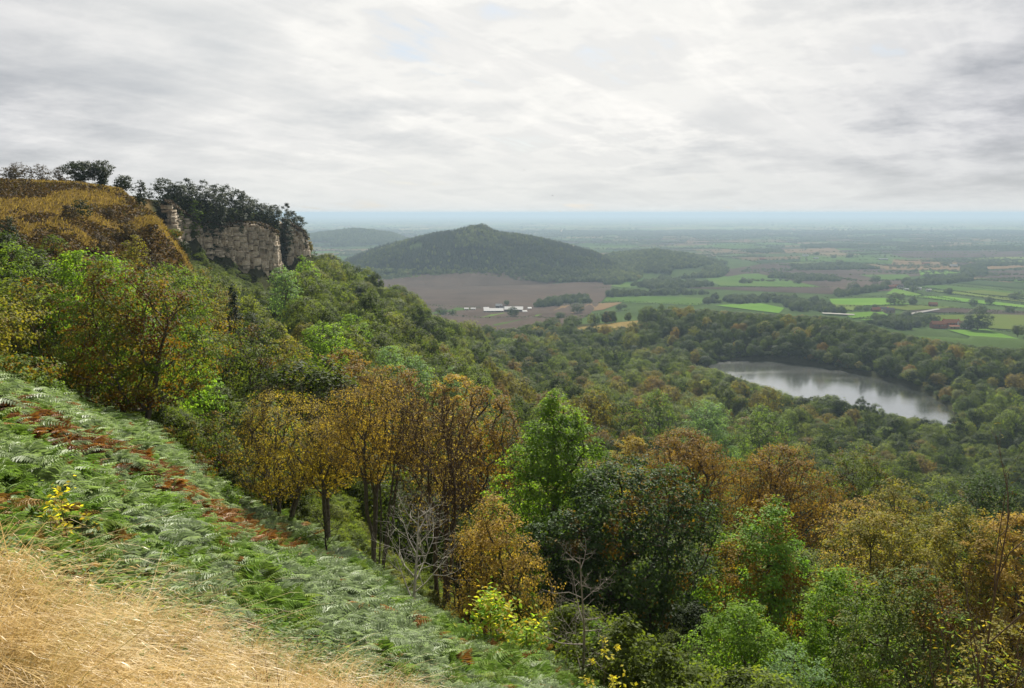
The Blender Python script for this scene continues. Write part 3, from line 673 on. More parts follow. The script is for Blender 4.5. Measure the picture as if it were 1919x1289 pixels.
hero(1500, 1215, 23, 170, 'pale', 'pale narrow-leaved willow bush at the very bottom', 146, name='shrub', cat='shrub', n=420, base=.03, leaf=.10, den=1.3, aspect=.35, twigs=1, cen=1260)
hero(1710, 1068, 24, 260, 'olivegreen', 'hawthorn turning yellow-brown at the bottom right with tan leaf edges', 147, n=680, base=.06, leaf=.08, den=1.25, twigs=2, cen=1190, shape='round')
hero(1890, 1165, 20, 200, 'olive', 'yellow-brown shrub in the bottom right corner', 148, name='shrub', cat='shrub', n=360, base=.03, leaf=.08, den=.55, twigs=3, cen=1240)
hero(1300, 1010, 52, 140, 'dark', 'shaded dark tree between the big dark green tree and the golden-sided green tree', 149, n=340, base=.1, leaf=.15, cen=1090)
hero(1235, 730, 300, 72, 'mid', 'rounded mid-green crown standing out in the wood before the lake', 150, n=300, base=.15, leaf=.42)
hero(1325, 752, 275, 115, 'pale', 'large pale green round tree in the wood left of the lake tip', 151, n=420, base=.1, leaf=.42, den=1.1)
hero(1425, 760, 290, 105, 'mid', 'broad light-green tree right of the large pale one in the wood', 152, n=380, base=.1, leaf=.42)
hero(532, 500, 225, 68, 'pale', 'pale blue-green round tree at the foot of the cliff corner', 153, n=340, base=.1, leaf=.33, den=1.1)
hero(567, 478, 300, 55, 'ash', 'fresh green upright tree between the two rock faces', 154, n=260, base=.1, leaf=.4, shape='egg')
hero(775, 668, 150, 90, 'pale', 'pale grey-green willow-like tree on the middle slope', 155, n=360, base=.1, leaf=.25)
hero(846, 688, 168, 72, 'pale', 'pale green pointed tree at the end of the pale row on the middle slope', 156, n=300, base=.1, leaf=.26, shape='egg')
hero(722, 650, 155, 95, 'pale', 'wide pale tree at the start of the pale row on the middle slope', 157, n=340, base=.1, leaf=.25)
hero(655, 590, 170, 80, 'ash', 'bright green round tree above the pale row on the slope', 158, n=300, base=.1, leaf=.26)

for k, (px, top, Y, wpx, sp, lab) in enumerate([(98, 712, 31, 80, 'mid', 'green bush on the upper edge of the bracken right of the leafy low shrub'), (300, 800, 37, 75, 'olivegreen', 'olive bush at the upper bracken edge under the russet many-stemmed tree'), (372, 850, 35, 70, 'redgreen', 'russet scrub bush at the bracken edge left of the golden forked tree'),
    (425, 905, 33, 70, 'ash', 'fresh green bush at the foot of the golden forked tree'), (575, 1000, 31, 60, 'mid', 'low green bush where the bracken meets the slender dark trunks'), (1120, 1165, 21, 110, 'ash', 'lush green bush around the foot of the dead sapling')]):
    hero(px, top, Y, wpx, sp, lab, 170 + k, name='bush', cat='bush', n=200, base=.02, leaf=.08, den=1.1, Hmin=.7, shape='dome', twigs=1, cen=top + 30)

# ------------------------------------------------------------------ trees on the skyline and the cliff top
for k, (px, top, Y, wpx, lab) in enumerate([
    (18, 312, 205, 40, 'thin bare-looking hawthorn first on the skyline from the left'), (36, 304, 205, 40, 'small dark hawthorn second on the skyline from the left'),
    (75, 308, 208, 40, 'greyish scrubby hawthorn third on the skyline, before the dark pine'), (112, 313, 210, 26, 'small grey bush just left of the dark skyline pine')]):
    hero(px, top, Y, wpx, 'heath', lab, 200 + k, name='hawthorn_tree', cat='tree', n=150, base=.12, leaf=.22, den=.7, twigs=3, lpc=12)
for k, (px, top, Y, wpx, lab) in enumerate([
    (148, 302, 200, 58, 'broad wind-clipped pine on the skyline of the moor'), (186, 301, 202, 50, 'ragged pine at the right of the skyline pair'),
    (228, 328, 205, 36, 'low green bush right of the skyline pines'), (258, 338, 205, 26, 'tiny bush at the end of the moor skyline')]):
    hero(px, top, Y, wpx, 'pine', lab, 210 + k, name='pine_tree', cat='pine tree', n=220, base=.08, leaf=.28, den=1.7, lean=.12, clump=.2, shape='vase' if k < 2 else 'round')
_pn = []
PINES = [(300, 334, 282, 46), (322, 340, 284, 40), (345, 333, 292, 46), (368, 338, 298, 48), (392, 346, 305, 46), (412, 343, 315, 44), (432, 352, 322, 42),
         (455, 366, 330, 44), (474, 372, 340, 40), (492, 380, 345, 36), (510, 384, 352, 34), (526, 377, 385, 30), (541, 394, 400, 30), (556, 405, 410, 30), (566, 428, 408, 26)]
for k, (px, top, Y, wpx) in enumerate(PINES):
    _pn.append((px, None)); _pn[-1] = (px, hero(px, top, Y, wpx, 'pine', 'dark wind-swept pine in the row along the cliff top', 230 + k, name='pine_tree', cat='pine tree', group='pines along the cliff top', n=200, base=.05, leaf=.42, den=1.6, lean=.10, clump=.22, shape=('round', 'vase', 'egg')[k % 3]))
number_off(_pn, 'dark wind-swept pine, {} in the row along the cliff top')
_cb = []
for k, (px, top, Y, wpx, sp) in enumerate([(312, 372, 276, 34, 'conifer'), (333, 385, 279, 26, 'olivegreen'), (362, 372, 288, 30, 'mid'), (386, 372, 296, 34, 'conifer'), (405, 392, 304, 24, 'conifer'), (426, 392, 312, 24, 'heath'),
         (470, 398, 330, 24, 'olivegreen'), (486, 396, 338, 28, 'mid'), (500, 408, 338, 26, 'olive'), (512, 420, 341, 20, 'olivegreen'), (534, 412, 386, 28, 'pine'), (548, 428, 392, 30, 'rust'), (561, 448, 396, 26, 'pine'), (540, 440, 388, 24, 'conifer'), (570, 465, 398, 22, 'heath')]):
    _o = hero(px, top, Y + (2 if k < 3 else 5 if k == 3 else 4 if px > 530 else 11), wpx * .95, sp, 'small bush hanging on the rim of the rock cliff', 260 + k, name='cliff_bush', cat='bush', group='bushes on the cliff rim', n=110, base=.02, leaf=.34, den=1.2, Hmin=2.2); _cb.append((px, _o))
number_off(_cb, 'small bush, {} of those growing on the rim of the rock cliff')
for k, (px, top, Y, wpx, sp, lab) in enumerate([
    (150, 372, 142, 34, 'conifer', 'round dark bush alone in the middle of the moor slope'), (128, 382, 138, 36, 'heath', 'brown leafless-looking bush left of the round dark one on the moor slope'),
    (322, 430, 150, 44, 'olivegreen', 'ivy-green bush on the ridge edge in front of the cliff'), (340, 452, 150, 30, 'conifer', 'dark bush just below the ivy-green one on the ridge edge'),
    (232, 405, 136, 40, 'heath', 'brown scrub bush on the lower moor slope'), (15, 405, 118, 40, 'conifer', 'dark bush at the left edge low on the moor slope'), (205, 388, 150, 24, 'heath', 'small brown bush high on the moor slope'), (250, 440, 122, 46, 'olive', 'yellowish scrub at the lower right of the moor slope'),
    (186, 440, 118, 44, 'heath', 'dull brown scrub at the foot of the moor slope'), (100, 440, 112, 46, 'olivegreen', 'green scrub at the foot of the moor slope'), (290, 470, 118, 40, 'heath', 'brown scrub under the ridge edge')]):
    hero(px, top, Y, wpx, sp, lab, 290 + k, name='bush', cat='bush', n=170, base=.02, leaf=.17, den=1.0, Hmin=1.5, shape='dome', twigs=1)

# ------------------------------------------------------------------ woodland: shared crowns
PROTO = []
for k, (hh, rr, shp, bs) in enumerate([(9.5, 4.4, 'round', .12), (10, 4.2, 'dome', .15), (11, 4.0, 'egg', .12), (9, 4.8, 'dome', .12), (10.5, 4.3, 'round', .15), (8.5, 4.2, 'egg', .1)]):
    PROTO.append(tree_meshes(400 + k, hh, rr, bs, shp, n=230, lpc=24, leaf=.36, clump=.19, trunk=.2, lmat=FOREST, sides=3, voids=7, shell=.24, coh=(1.0, .6, .25), up=.25, flat=.8))
FARP = []
for k, (hh, rr, shp, bs) in enumerate([(9.5, 4.6, 'round', .08), (9, 4.8, 'dome', .1), (10.5, 4.2, 'egg', .1), (9, 5.0, 'dome', .08), (10, 4.4, 'round', .1)]):
    FARP.append(tree_meshes(430 + k, hh, rr, bs, shp, n=120, lpc=16, leaf=.62, clump=.2, trunk=.25, lmat=FOREST, sides=3, voids=5, shell=.24, coh=(1.0, .6, .25), up=.25, flat=.8))
def wood_points():
    pts = []
    # jittered rows on a lattice in (x, y); spacing grows with distance as the older trees stand lower down
    for y0, y1, sp in ((44, 110, 5.0), (110, 240, 6.8), (240, 480, 9.6), (480, 1060, 12.0)):
        ny = int((y1 - y0) / sp)
        for j in range(ny):
            y = y0 + (j + .5) * sp; half = .80 * y
            xs = np.arange(-half, half, sp) + (j % 2) * sp * .5
            pts.append(np.c_[xs + rng.normal(size=len(xs)) * sp * .27, y + rng.normal(size=len(xs)) * sp * .27, np.full(len(xs), sp)])
    p = np.concatenate(pts); x, y, sp = p.T
    c = W0 + F * x / y
    ymax = np.interp(c, [-400, 0, 150, 250, 300, 345, 365, 395, 420, 460, 515, 525, 560, 585, 620, 760, 900, 1000, 1500, 1640, 1700, 1780, 2400], [80, 88, 92, 100, 110, 132, 200, 296, 300, 316, 330, 375, 386, 520, 640, 760, 960, 1040, 1040, 1000, 1000, 1010, 1010])
    ymin = np.interp(c, [-400, 330, 570, 700, 900, 1000, 1200, 1400], [47, 47, 47, 44, 44, 46, 46, 46])
    ok = (y < ymax) & (y > ymin)
    sd = poly_sd(x, y, LAKE); ok &= sd > 2.5
    # the grassy knoll beyond the wood and the bare rock stay open
    knoll = (c > 1075) & (c < 1205) & (y > 930) & (y < 1030); ok &= ~knoll
    sl = np.abs(Hgt(x + .5, y) - Hgt(x - .5, y)) + np.abs(Hgt(x, y + .5) - Hgt(x, y - .5)); ok &= sl < 2.2
    for tx, ty, tr_ in TREES: ok &= (x - tx) ** 2 + (y - ty) ** 2 > (tr_ * .75 + sp * .30) ** 2
    # keep sight lines of the standout crowns open
    for px, top, Y, wpx in ((1235, 730, 300, 72), (1325, 752, 275, 115), (1425, 760, 290, 105), (532, 500, 225, 68), (775, 668, 150, 90), (846, 688, 168, 72), (722, 650, 155, 95)):
        ok &= ~((np.abs(c - px) < wpx * .5) & (y < Y) & (y > Y * .86))
    x, y, sp, c = x[ok], y[ok], sp[ok], c[ok]
    n_ = 9000; bx = LAKE.min(0) - 20 + rng.random((n_, 2)) * (np.ptp(LAKE, axis=0) + 40); sd = poly_sd(bx[:, 0], bx[:, 1], LAKE); k = (sd > .8) & (sd < 11) & (rng.random(n_) < .55); bx = bx[k]
    return np.r_[x, bx[:, 0]], np.r_[y, bx[:, 1]], np.r_[sp, np.full(len(bx), 4.6)], np.r_[c, W0 + F * bx[:, 0] / bx[:, 1]]
wx, wy, wsp, wc = wood_points()
nw = len(wx); wz = Hgt(wx, wy) - .3
ws = wsp / 7.6 * (.60 + .62 * rng.random(nw) ** 1.4); wsz = ws * (.84 + .42 * rng.random(nw))
near_lake = poly_sd(wx, wy, LAKE)
wsz *= np.where(near_lake < 12, .8, 1)
wsz *= np.where(wy < 110, .85, 1)
pn = fbm(wx / 60, wy / 60, 3)
autumn = np.clip(.10 + (pn - .5) * 1.3 + np.where((wc > 900) & (wc < 1300) & (wy < 340), .18, 0) - np.where(wc < 860, .12, 0), .02, .6)
green = np.clip(.40 + rng.normal(size=nw) * .23 + (fbm(wx / 30 + 7, wy / 30, 2) - .5) * .5, .0, .72)
far_bank = (wy > 780) | ((wc > 1700) & (wy > 620))
green = np.where((wc < 880) & (wy > 100), np.clip(green * 1.15 + .06, 0, .74), green); green = np.where(far_bank, green * .5, green)  # far-bank crowns: cloud shadow put into the tint as darker green
# the canopy stays under the sight lines to the foot of the rock, the vale and the farmhouse
DROP = np.zeros(nw, bool)
LIM = [(340, 480), (360, 496), (400, 510), (440, 528), (480, 542), (516, 552), (534, 512), (575, 506), (600, 472), (650, 490), (700, 508), (760, 545), (830, 588), (870, 600), (905, 609), (960, 616), (1000, 606), (1050, 593), (1090, 590), (1150, 577), (1250, 566), (1300, 573), (1340, 581), (1400, 586), (1480, 589), (1560, 593), (1620, 602), (1680, 622), (1740, 634), (1800, 642), (1860, 650), (1919, 654)]
lim_py = np.interp(wc, [q_[0] for q_ in LIM], [q_[1] for q_ in LIM]); zt = CZ + ray(wc, lim_py)[1] * wy
hs = (zt - wz) / (10.0 * wsz); cut = (wc > 340) & ((wy < 400) & (wc < 600) | (wy > 250) & (wc > 590)); f_ = np.where(cut, np.clip(hs, .12, 1), 1); wsz *= f_; ws *= np.clip(f_ * 1.25, .3, 1); DROP |= (f_ < .34) & (wy > 700) & (wc > 1000)
NEARL = [(1290, 684), (1320, 686), (1345, 692), (1380, 705), (1420, 718), (1460, 732), (1500, 742), (1560, 744), (1600, 740), (1640, 748), (1680, 766), (1720, 777), (1780, 790), (1805, 793)]
zt2 = CZ + ray(wc, np.interp(wc, [q_[0] for q_ in NEARL], [q_[1] for q_ in NEARL]))[1] * wy; shore = (wc > 1290) & (wc < 1805) & (wy > 300) & (wy < np.interp(wc, [1290, 1340, 1500, 1800], [800, 780, 690, 600])); hs = (zt2 - wz) / (10.0 * wsz)
f_ = np.where(shore, np.clip(hs * (.92 + .16 * rng.random(nw)), .14, 1), 1); wsz *= f_; ws *= np.clip(f_ * 1.3, .35, 1)
nw = int((~DROP).sum()); wx, wy, wz, ws, wsz, wc, near_lake, autumn, green, far_bank = [a_[~DROP] for a_ in (wx, wy, wz, ws, wsz, wc, near_lake, autumn, green, far_bank)]
wt = np.where(rng.random(nw) < autumn, .76 + .24 * rng.random(nw) ** 1.3, green)
wt = np.where(far_bank & (wt > .76), wt * .98, wt)
wk = rng.integers(0, 6, nw); wrz = rng.random(nw) * 6.283

# which of them the camera sees most of: coarse depth sweep from front to back
GW, GH = 320, 215; buf = np.zeros((GH, GW), bool)
order = [('h', i, e[1]) for i, e in enumerate(ELL)] + [('w', i, wy[i]) for i in range(nw)]
order.sort(key=lambda q_: q_[2])
yy, xx = np.mgrid[0:GH, 0:GW]
seen = np.zeros(nw)
for kind, i, Y in order:
    if kind == 'h': ex, ey, ez, er, eh = ELL[i]
    else: ex, ey, er = wx[i], wy[i], 4.4 * ws[i]; eh = 4.6 * wsz[i]; ez = wz[i] + 5.4 * wsz[i]
    px, py = project(np.array(ex), np.array(ey), np.array(ez)); k = F / max(ey, 1)
    cx_, cy_, ra_, rb_ = px / 6, py / 6, max(er * k / 6, .5), max(eh * k / 6, .5)
    x0_, x1_ = int(max(0, cx_ - ra_)), int(min(GW, cx_ + ra_ + 2)); y0_, y1_ = int(max(0, cy_ - rb_)), int(min(GH, cy_ + rb_ + 2))
    if x0_ >= x1_ or y0_ >= y1_: continue
    m_ = ((xx[y0_:y1_, x0_:x1_] - cx_) / ra_) ** 2 + ((yy[y0_:y1_, x0_:x1_] - cy_) / rb_) ** 2 < 1
    sub = buf[y0_:y1_, x0_:x1_]
    if kind == 'w': seen[i] = (m_ & ~sub).sum()
    sub |= m_
N_IND = 225
rank = np.argsort(-seen); rank = rank[(seen[rank] > 3)][:N_IND]
HUE = lambda v: 'dark green' if v < .24 else 'mid-green' if v < .5 else 'light green' if v < .74 else 'olive-brown' if v < .86 else 'rusty brown'
SHP = ['round', 'domed', 'egg-shaped', 'domed', 'round', 'egg-shaped']
MARK = [(1340, 684, 'the left lake end'), (1790, 790, 'the lake tip'), (1560, 690, 'the far lake shore'), (1480, 735, 'the near lake shore'), (1325, 790, 'the large pale green tree'), (1425, 800, 'the broad light-green tree'), (1235, 770, 'the standout green crown'),
        (1282, 815, 'the large brown dome'), (1470, 845, 'the lower brown dome'), (1602, 840, 'the spiky feathery tree'), (1850, 885, 'the dark glossy crown'), (1035, 735, 'the tall bright ash'), (845, 700, 'the pale pointed tree'), (740, 670, 'the pale row on the slope'), (655, 610, 'the bright round slope tree'), (532, 530, 'the cliff corner'),
        (436, 560, 'the dark pointed conifer'), (318, 540, 'the full dark-green tree'), (1140, 585, 'the grassy knoll'), (940, 600, 'the pale-roofed farm'), (1780, 640, 'the red-roofed farmhouse'), (800, 570, 'the ploughed field'), (902, 730, 'the umbrella-shaped tree'), (600, 480, 'the second rock face'), (462, 610, 'the forked olive tree'), (608, 615, 'the pale slope ash')]
fam = {}
for i in rank:
    k = int(wk[i]); px_, py_ = project(np.array(wx[i]), np.array(wy[i]), np.array(wz[i] + 7 * wsz[i]))
    d_ = [math.hypot(px_ - m_[0], (py_ - m_[1]) * 1.3) for m_ in MARK]; j = int(np.argmin(d_)); m_ = MARK[j]
    rel = ('left of ' if px_ < m_[0] else 'right of ') if abs(px_ - m_[0]) > abs(py_ - m_[1]) * 1.3 else ('behind ' if py_ < m_[1] else 'below ')
    key = f'{HUE(wt[i])} {SHP[k]} tree', rel + m_[2]
    o = empty('woodland_tree', (wx[i], wy[i], wz[i]), wrz[i], cat='tree', group='woodland trees ' + rel + m_[2])
    o.scale = (ws[i], ws[i], wsz[i]); fam.setdefault(key, []).append((float(px_), o))
    c1 = ob('trunk', PROTO[k][0], o); c2 = ob('crown', PROTO[k][1], o); c2['tint'] = float(wt[i])
for (what, where), items in fam.items():
    if len(items) == 1: items[0][1]['label'] = f'{what} {where}'
    else: number_off(items, what + ', {} of those ' + where)
rest = np.setdiff1d(np.arange(nw), rank)


# ------------------------------------------------------------------ masses of instanced crowns (what nobody could count)
def instancer(name, pts, scl, rz, idx, tint, protos, tilt=None, **kw):
    """one object of points; geometry nodes set a shared mesh on each"""
    me = bpy.data.meshes.new(name); me.vertices.add(len(pts)); me.vertices.foreach_set('co', np.asarray(pts, np.float32).ravel())
    rot = np.zeros((len(pts), 3), np.float32); rot[:, 2] = rz
    if tilt is not None: rot[:, :2] = tilt
    for k, v in (('rot', rot), ('scl', np.asarray(scl, np.float32))):
        me.attributes.new(k, 'FLOAT_VECTOR', 'POINT').data.foreach_set('vector', v.ravel())
    me.attributes.new('pick', 'INT', 'POINT').data.foreach_set('value', np.asarray(idx, np.int32))
    me.attributes.new('tint', 'FLOAT', 'POINT').data.foreach_set('value', np.asarray(tint, np.float32))
    o = ob(name, me, **kw)
    ng = bpy.data.node_groups.new(name, 'GeometryNodeTree')
    ng.interface.new_socket('Geometry', in_out='INPUT', socket_type='NodeSocketGeometry'); ng.interface.new_socket('Geometry', in_out='OUTPUT', socket_type='NodeSocketGeometry')
    gi = ng.nodes.new('NodeGroupInput'); go = ng.nodes.new('NodeGroupOutput')
    jn = ng.nodes.new('GeometryNodeGeometryToInstance')
    for pobj in reversed(protos):
        oi = ng.nodes.new('GeometryNodeObjectInfo'); oi.transform_space = 'ORIGINAL'; oi.inputs['Object'].default_value = pobj
        oi.inputs['As Instance'].default_value = False
        g2 = ng.nodes.new('GeometryNodeGeometryToInstance'); ng.links.new(oi.outputs['Geometry'], g2.inputs[0]); jn_in = g2.outputs[0]
        protos_out.append(jn_in) if False else None
        joins.setdefault(name, []).append(jn_in)
    jg = ng.nodes.new('GeometryNodeJoinGeometry')
    for s_ in joins[name]: ng.links.new(s_, jg.inputs[0])
    ip = ng.nodes.new('GeometryNodeInstanceOnPoints'); ip.inputs['Pick Instance'].default_value = True
    def na(nm, typ):
        a = ng.nodes.new('GeometryNodeInputNamedAttribute'); a.data_type = typ; a.inputs[0].default_value = nm
        return a.outputs[0]
    er_ = ng.nodes.new('FunctionNodeEulerToRotation'); ng.links.new(na('rot', 'FLOAT_VECTOR'), er_.inputs[0])
    ng.links.new(gi.outputs[0], ip.inputs['Points']); ng.links.new(jg.outputs[0], ip.inputs['Instance'])
    ng.links.new(na('pick', 'INT'), ip.inputs['Instance Index']); ng.links.new(er_.outputs[0], ip.inputs['Rotation']); ng.links.new(na('scl', 'FLOAT_VECTOR'), ip.inputs['Scale'])
    ng.links.new(ip.outputs[0], go.inputs[0])
    md = o.modifiers.new('scatter', 'NODES'); md.node_group = ng
    return o
joins = {}; protos_out = []
first = {}
for o in list(COL.objects):
    if o.name.startswith('crown') and o.data in [p_[1] for p_ in PROTO]: first.setdefault([p_[1] for p_ in PROTO].index(o.data), o)
WOODP = [first[k] for k in sorted(first)]
instancer('woodland_canopy', np.c_[wx, wy, wz][rest], np.c_[ws, ws, wsz][rest], wrz[rest], wk[rest] % len(WOODP), wt[rest], WOODP,
          kind='stuff', label='unbroken canopy of mixed broadleaved wood around the lake and on the scarp')
print('WOOD', nw, len(rank), len(rest), len(WOODP))

# ------------------------------------------------------------------ rock cliff: strata of separate blocks
RM, t = mat('limestone_weathered')
co = t.n('ShaderNodeNewGeometry').outputs['Position']
oi = t.n('ShaderNodeObjectInfo').outputs['Random']
n1 = t.noise(t.vm('MULTIPLY', co, (.25, .25, .5)), 1.0, 6, .65); n2 = t.noise(t.vm('MULTIPLY', co, (1.4, 1.4, 3.2)), 1.0, 6, .65); n3 = t.noise(t.vm('MULTIPLY', co, (1.1, 1.1, .12)), 1.0, 4, .6)
c = t.ramp(n1, [(.28, (.20, .16, .11)), (.45, (.38, .31, .215)), (.58, (.50, .43, .33)), (.72, (.50, .37, .20))])
c = t.mix(1.0, c, t.ramp(n2, [(.3, .68), (.68, 1.25)]), 'MULTIPLY')
c = t.mix(t.m('MULTIPLY', t.smooth(n3, .55, .72), .7), c, (.08, .07, .055))
c = t.mix(1.0, c, t.ramp(oi, [(0, .72), (1, 1.25)]), 'MULTIPLY')
p = t.n('ShaderNodeBsdfPrincipled', ins={'Base Color': c, 'Roughness': .9, 'Specular IOR Level': .2})
bb = t.n('ShaderNodeBump', ins={'Height': n2, 'Strength': .5, 'Distance': .4}); t.t.links.new(bb.outputs[0], p.inputs['Normal'])
out(t, p.outputs[0])
def block_mesh(g):
    """rough-cornered block, unit size, chipped corners"""
    V = []; 
    for z in (-.5, 0, .5):
        k = .975 if z else 1.0
        for a in range(8):
            an = a * math.pi / 4 + math.pi / 8; x, y = math.cos(an), math.sin(an); s_ = .5 / max(abs(x), abs(y))
            V.append([x * s_ * k + g.normal() * .022, y * s_ * k + g.normal() * .022, z + g.normal() * .02])
    V += [[0, 0, -.5], [0, 0, .52]]
    Fq = [[r * 8 + a, r * 8 + (a + 1) % 8, r * 8 + 8 + (a + 1) % 8, r * 8 + 8 + a] for r in range(2) for a in range(8)]
    Ft = [[24, (a + 1) % 8, a] for a in range(8)] + [[25, 16 + a, 16 + (a + 1) % 8] for a in range(8)]
    return mesh_np('rock_block', np.array(V), [Fq, Ft], RM)
g9 = np.random.default_rng(77)
BLK = [block_mesh(g9) for _ in range(9)]
def cliff(name, label, path, tops, bots, seed, rows):
    """path: picture column and metres ahead along the foot; tops/bots: picture heights of rim and foot"""
    g = np.random.default_rng(seed)
    pc = np.array(path, float); X = []
    for (c, Y), tp, bt in zip(path, tops, bots):
        u, tz = ray(c, tp); _, tb = ray(c, bt); X.append((u * Y, Y, CZ + tz * Y, CZ + tb * Y))
    X = np.array(X); seg = np.hypot(np.diff(X[:, 0]), np.diff(X[:, 1])); L = np.concatenate([[0], np.cumsum(seg)])
    at = lambda s_: np.array([np.interp(s_, L, X[:, k]) for k in range(4)])
    root = empty(name, tuple(X[len(X) // 2, :2]) + (X[:, 3].min(),), label=label, cat='cliff')
    o3 = np.array(root.location)
    # backing face, a little behind the blocks
    ns, nz = 90, 44; V = []
    for i in range(ns + 1):
        s_ = L[-1] * i / ns; a = at(s_); b_ = at(min(L[-1], s_ + .5)); a0 = at(max(0, s_ - .5)); d = (b_ - a0)[:2]; d /= np.hypot(*d) + 1e-9; nrm = np.array([d[1], -d[0]])
        for j in range(nz + 1):
            f_ = j / nz; z = a[3] - 4 + (a[2] + 1.0 - a[3] + 4) * f_
            off = -1.0 - 3.0 * max(0, f_ - .85) / .15 + (fbm(np.array(s_ / 5.), np.array(z / 3.), 3) - .5) * 1.0 + (1 - f_) * 1.2
            V.append([a[0] + nrm[0] * off, a[1] + nrm[1] * off, z])
    I = np.arange((ns + 1) * (nz + 1)).reshape(ns + 1, nz + 1)
    ob('rock_face', mesh_np('rock_face', np.array(V) - o3, [np.stack([I[:-1, :-1], I[1:, :-1], I[1:, 1:], I[:-1, 1:]], -1).reshape(-1, 4)], RM), root)
    fr = np.cumsum([0, .8, 1.2, .5, 1.5, .45, .9, 1.3, .5, 1.1, .4, .8, .6, .9, .5][:rows + 1]); fr = fr / fr[-1]; jt = np.cumsum(3.2 + 5.5 * g.random(30)); jt = np.r_[0., jt[jt < L[-1] - 1.5], L[-1]]; joff = (g.random(len(jt)) - .5) * .7
    for r in range(rows):
        f0 = fr[r]; s_ = g.random() * 2
        cells = []
        for q_ in range(len(jt) - 1):
            n_ = 1 + (g.random() < .45) + (g.random() < .15); cut_ = np.r_[jt[q_], np.sort(jt[q_] + (jt[q_ + 1] - jt[q_]) * (.2 + .6 * g.random(n_ - 1))), jt[q_ + 1]]; cells += [(cut_[i], cut_[i + 1], joff[q_]) for i in range(n_)]
        for s_, s1_, jo in cells:
            wd = s1_ - s_; a = at(s_ + wd / 2); b_ = at(s1_); a0 = at(s_); d = (b_ - a0)[:2]; ang = math.atan2(d[1], d[0]); d = d / (np.hypot(*d) + 1e-9); nrm = np.array([d[1], -d[0]])
            hgt_ = (a[2] - a[3]); hh = hgt_ * (fr[r + 1] - fr[r])
            if g.random() < .93 and hgt_ > 2:
                o = bpy.data.objects.new('rock_block', BLK[int(g.integers(9))]); COL.objects.link(o); o.parent = root
                dep = 2.2 + 1.5 * g.random(); prot = (g.random() - .5) * .34 + jo + (.35 if r in (3, 9) else 0) + (1 - f0) * 1.1 - (1.2 * g.random() if r == rows - 1 else 0)
                o.location = Vector((a[0] + nrm[0] * (prot - dep / 2 + .2), a[1] + nrm[1] * (prot - dep / 2 + .2), a[3] + hgt_ * f0 + hh * .5 + g.normal() * .06)) - Vector(o3)
                o.scale = (wd * (.93 + .06 * g.random()), dep, hh * (.93 + .06 * g.random())); o.rotation_euler = (g.normal() * .015, g.normal() * .012, ang + g.normal() * .03)
    CLIFFTOP.append(X)
    return root
CLIFFTOP = []
cliff('rock_cliff', 'long pale limestone rock face in level beds under the pines', [(318, 268), (336, 280), (372, 295), (410, 306), (455, 320), (497, 333), (516, 339), (521, 350)],
      [382, 398, 418, 425, 420, 424, 436, 438], [440, 462, 470, 482, 503, 528, 532, 520], 5, 14)
cliff('rock_cliff', 'narrow darker rock buttress half hidden by bushes right of the long face', [(533, 386), (548, 392), (566, 398), (577, 408)], [415, 425, 435, 450], [498, 500, 500, 488], 6, 9)

# ------------------------------------------------------------------ wooded hills and far trees
def far_wood(name, label, inside, y0, y1, c0, c1, step, protos, scale, tint, seed, pick=None):
    g = np.random.default_rng(seed)
    ys = np.arange(y0, y1, step); X, Y = [], []
    for y in ys:
        xs = np.arange((c0 - W0) / F * y, (c1 - W0) / F * y, step); X.append(xs + g.normal(size=len(xs)) * step * .3); Y.append(np.full(len(xs), y) + g.normal(size=len(xs)) * step * .3)
    X = np.concatenate(X); Y = np.concatenate(Y); k = inside(X, Y, W0 + F * X / Y, g); X, Y = X[k], Y[k]
    n = len(X); s_ = scale * (.75 + .5 * g.random(n))
    ti = tint(X, Y, W0 + F * X / Y, g, n)
    print(name, n)
    return instancer(name, np.c_[X, Y, Hgt(X, Y) - .5], np.c_[s_, s_, s_ * (.9 + .3 * g.random(n))], g.random(n) * 6.28, pick(X, Y, g, n) if pick else g.integers(0, len(protos), n), ti, protos, kind='stuff', label=label)
CON = [o for o in COL.objects if o.parent and o.parent.name.startswith('conifer_tree') and o.name.startswith('crown')][0]
hh_ = lambda x, y: hill(x, y, HOOD, 2650, 2230, 3300, -196, 12)
far_wood('conifer_hillside', 'dark conifer plantation covering the isolated hill', lambda x, y, c, g: (hh_(x, y) > 3) & (g.random(len(x)) < .95) & (np.abs(fbm(x / 170 + 3, y / 170 + 8, 2) - .5) > .010) & (fbm(x / 70 + 40, y / 70, 3) < .72), 2225, 3000, 560, 1290, 7.4, [CON] + WOODP, 1.12,
         lambda x, y, c, g, n: np.clip(.26 + .14 * g.normal(size=n) + .9 * (fbm(x / 110 + 20, y / 110, 3) - .5), .02, .86), 21, pick=lambda x, y, g, n: np.where((hh_(x, y) > 30) & (g.random(n) < np.where(fbm(x / 130, y / 130, 3) > .55, .25, .92)), 0, 1 + g.integers(0, len(WOODP), n)))
ll_ = lambda x, y: hill(x, y, LOWR, 3000, 2420, 3600, -203, 12)
far_wood('wooded_ridge', 'low wooded ridge running right from the foot of the isolated hill', lambda x, y, c, g: (ll_(x, y) > 2.5) & (fbm(x / 90, y / 90, 3) + .25 * (ll_(x, y) > 22) > .46), 2420, 3200, 1060, 1440, 10.5, WOODP, 1.3,
         lambda x, y, c, g, n: np.clip(.2 + .12 * g.normal(size=n), 0, .5), 22)
fh_ = lambda x, y: hill(x, y, FARH, 5600, 4700, 6600, -224, 10)
far_wood('distant_wooded_hill', 'far blue wooded hill to the left of the isolated hill', lambda x, y, c, g: (fh_(x, y) > 5) & (fbm(x / 160, y / 160, 3) > .42), 4700, 6000, 520, 800, 17, WOODP, 1.9,
         lambda x, y, c, g, n: np.clip(.2 + .1 * g.normal(size=n), 0, .5), 23)
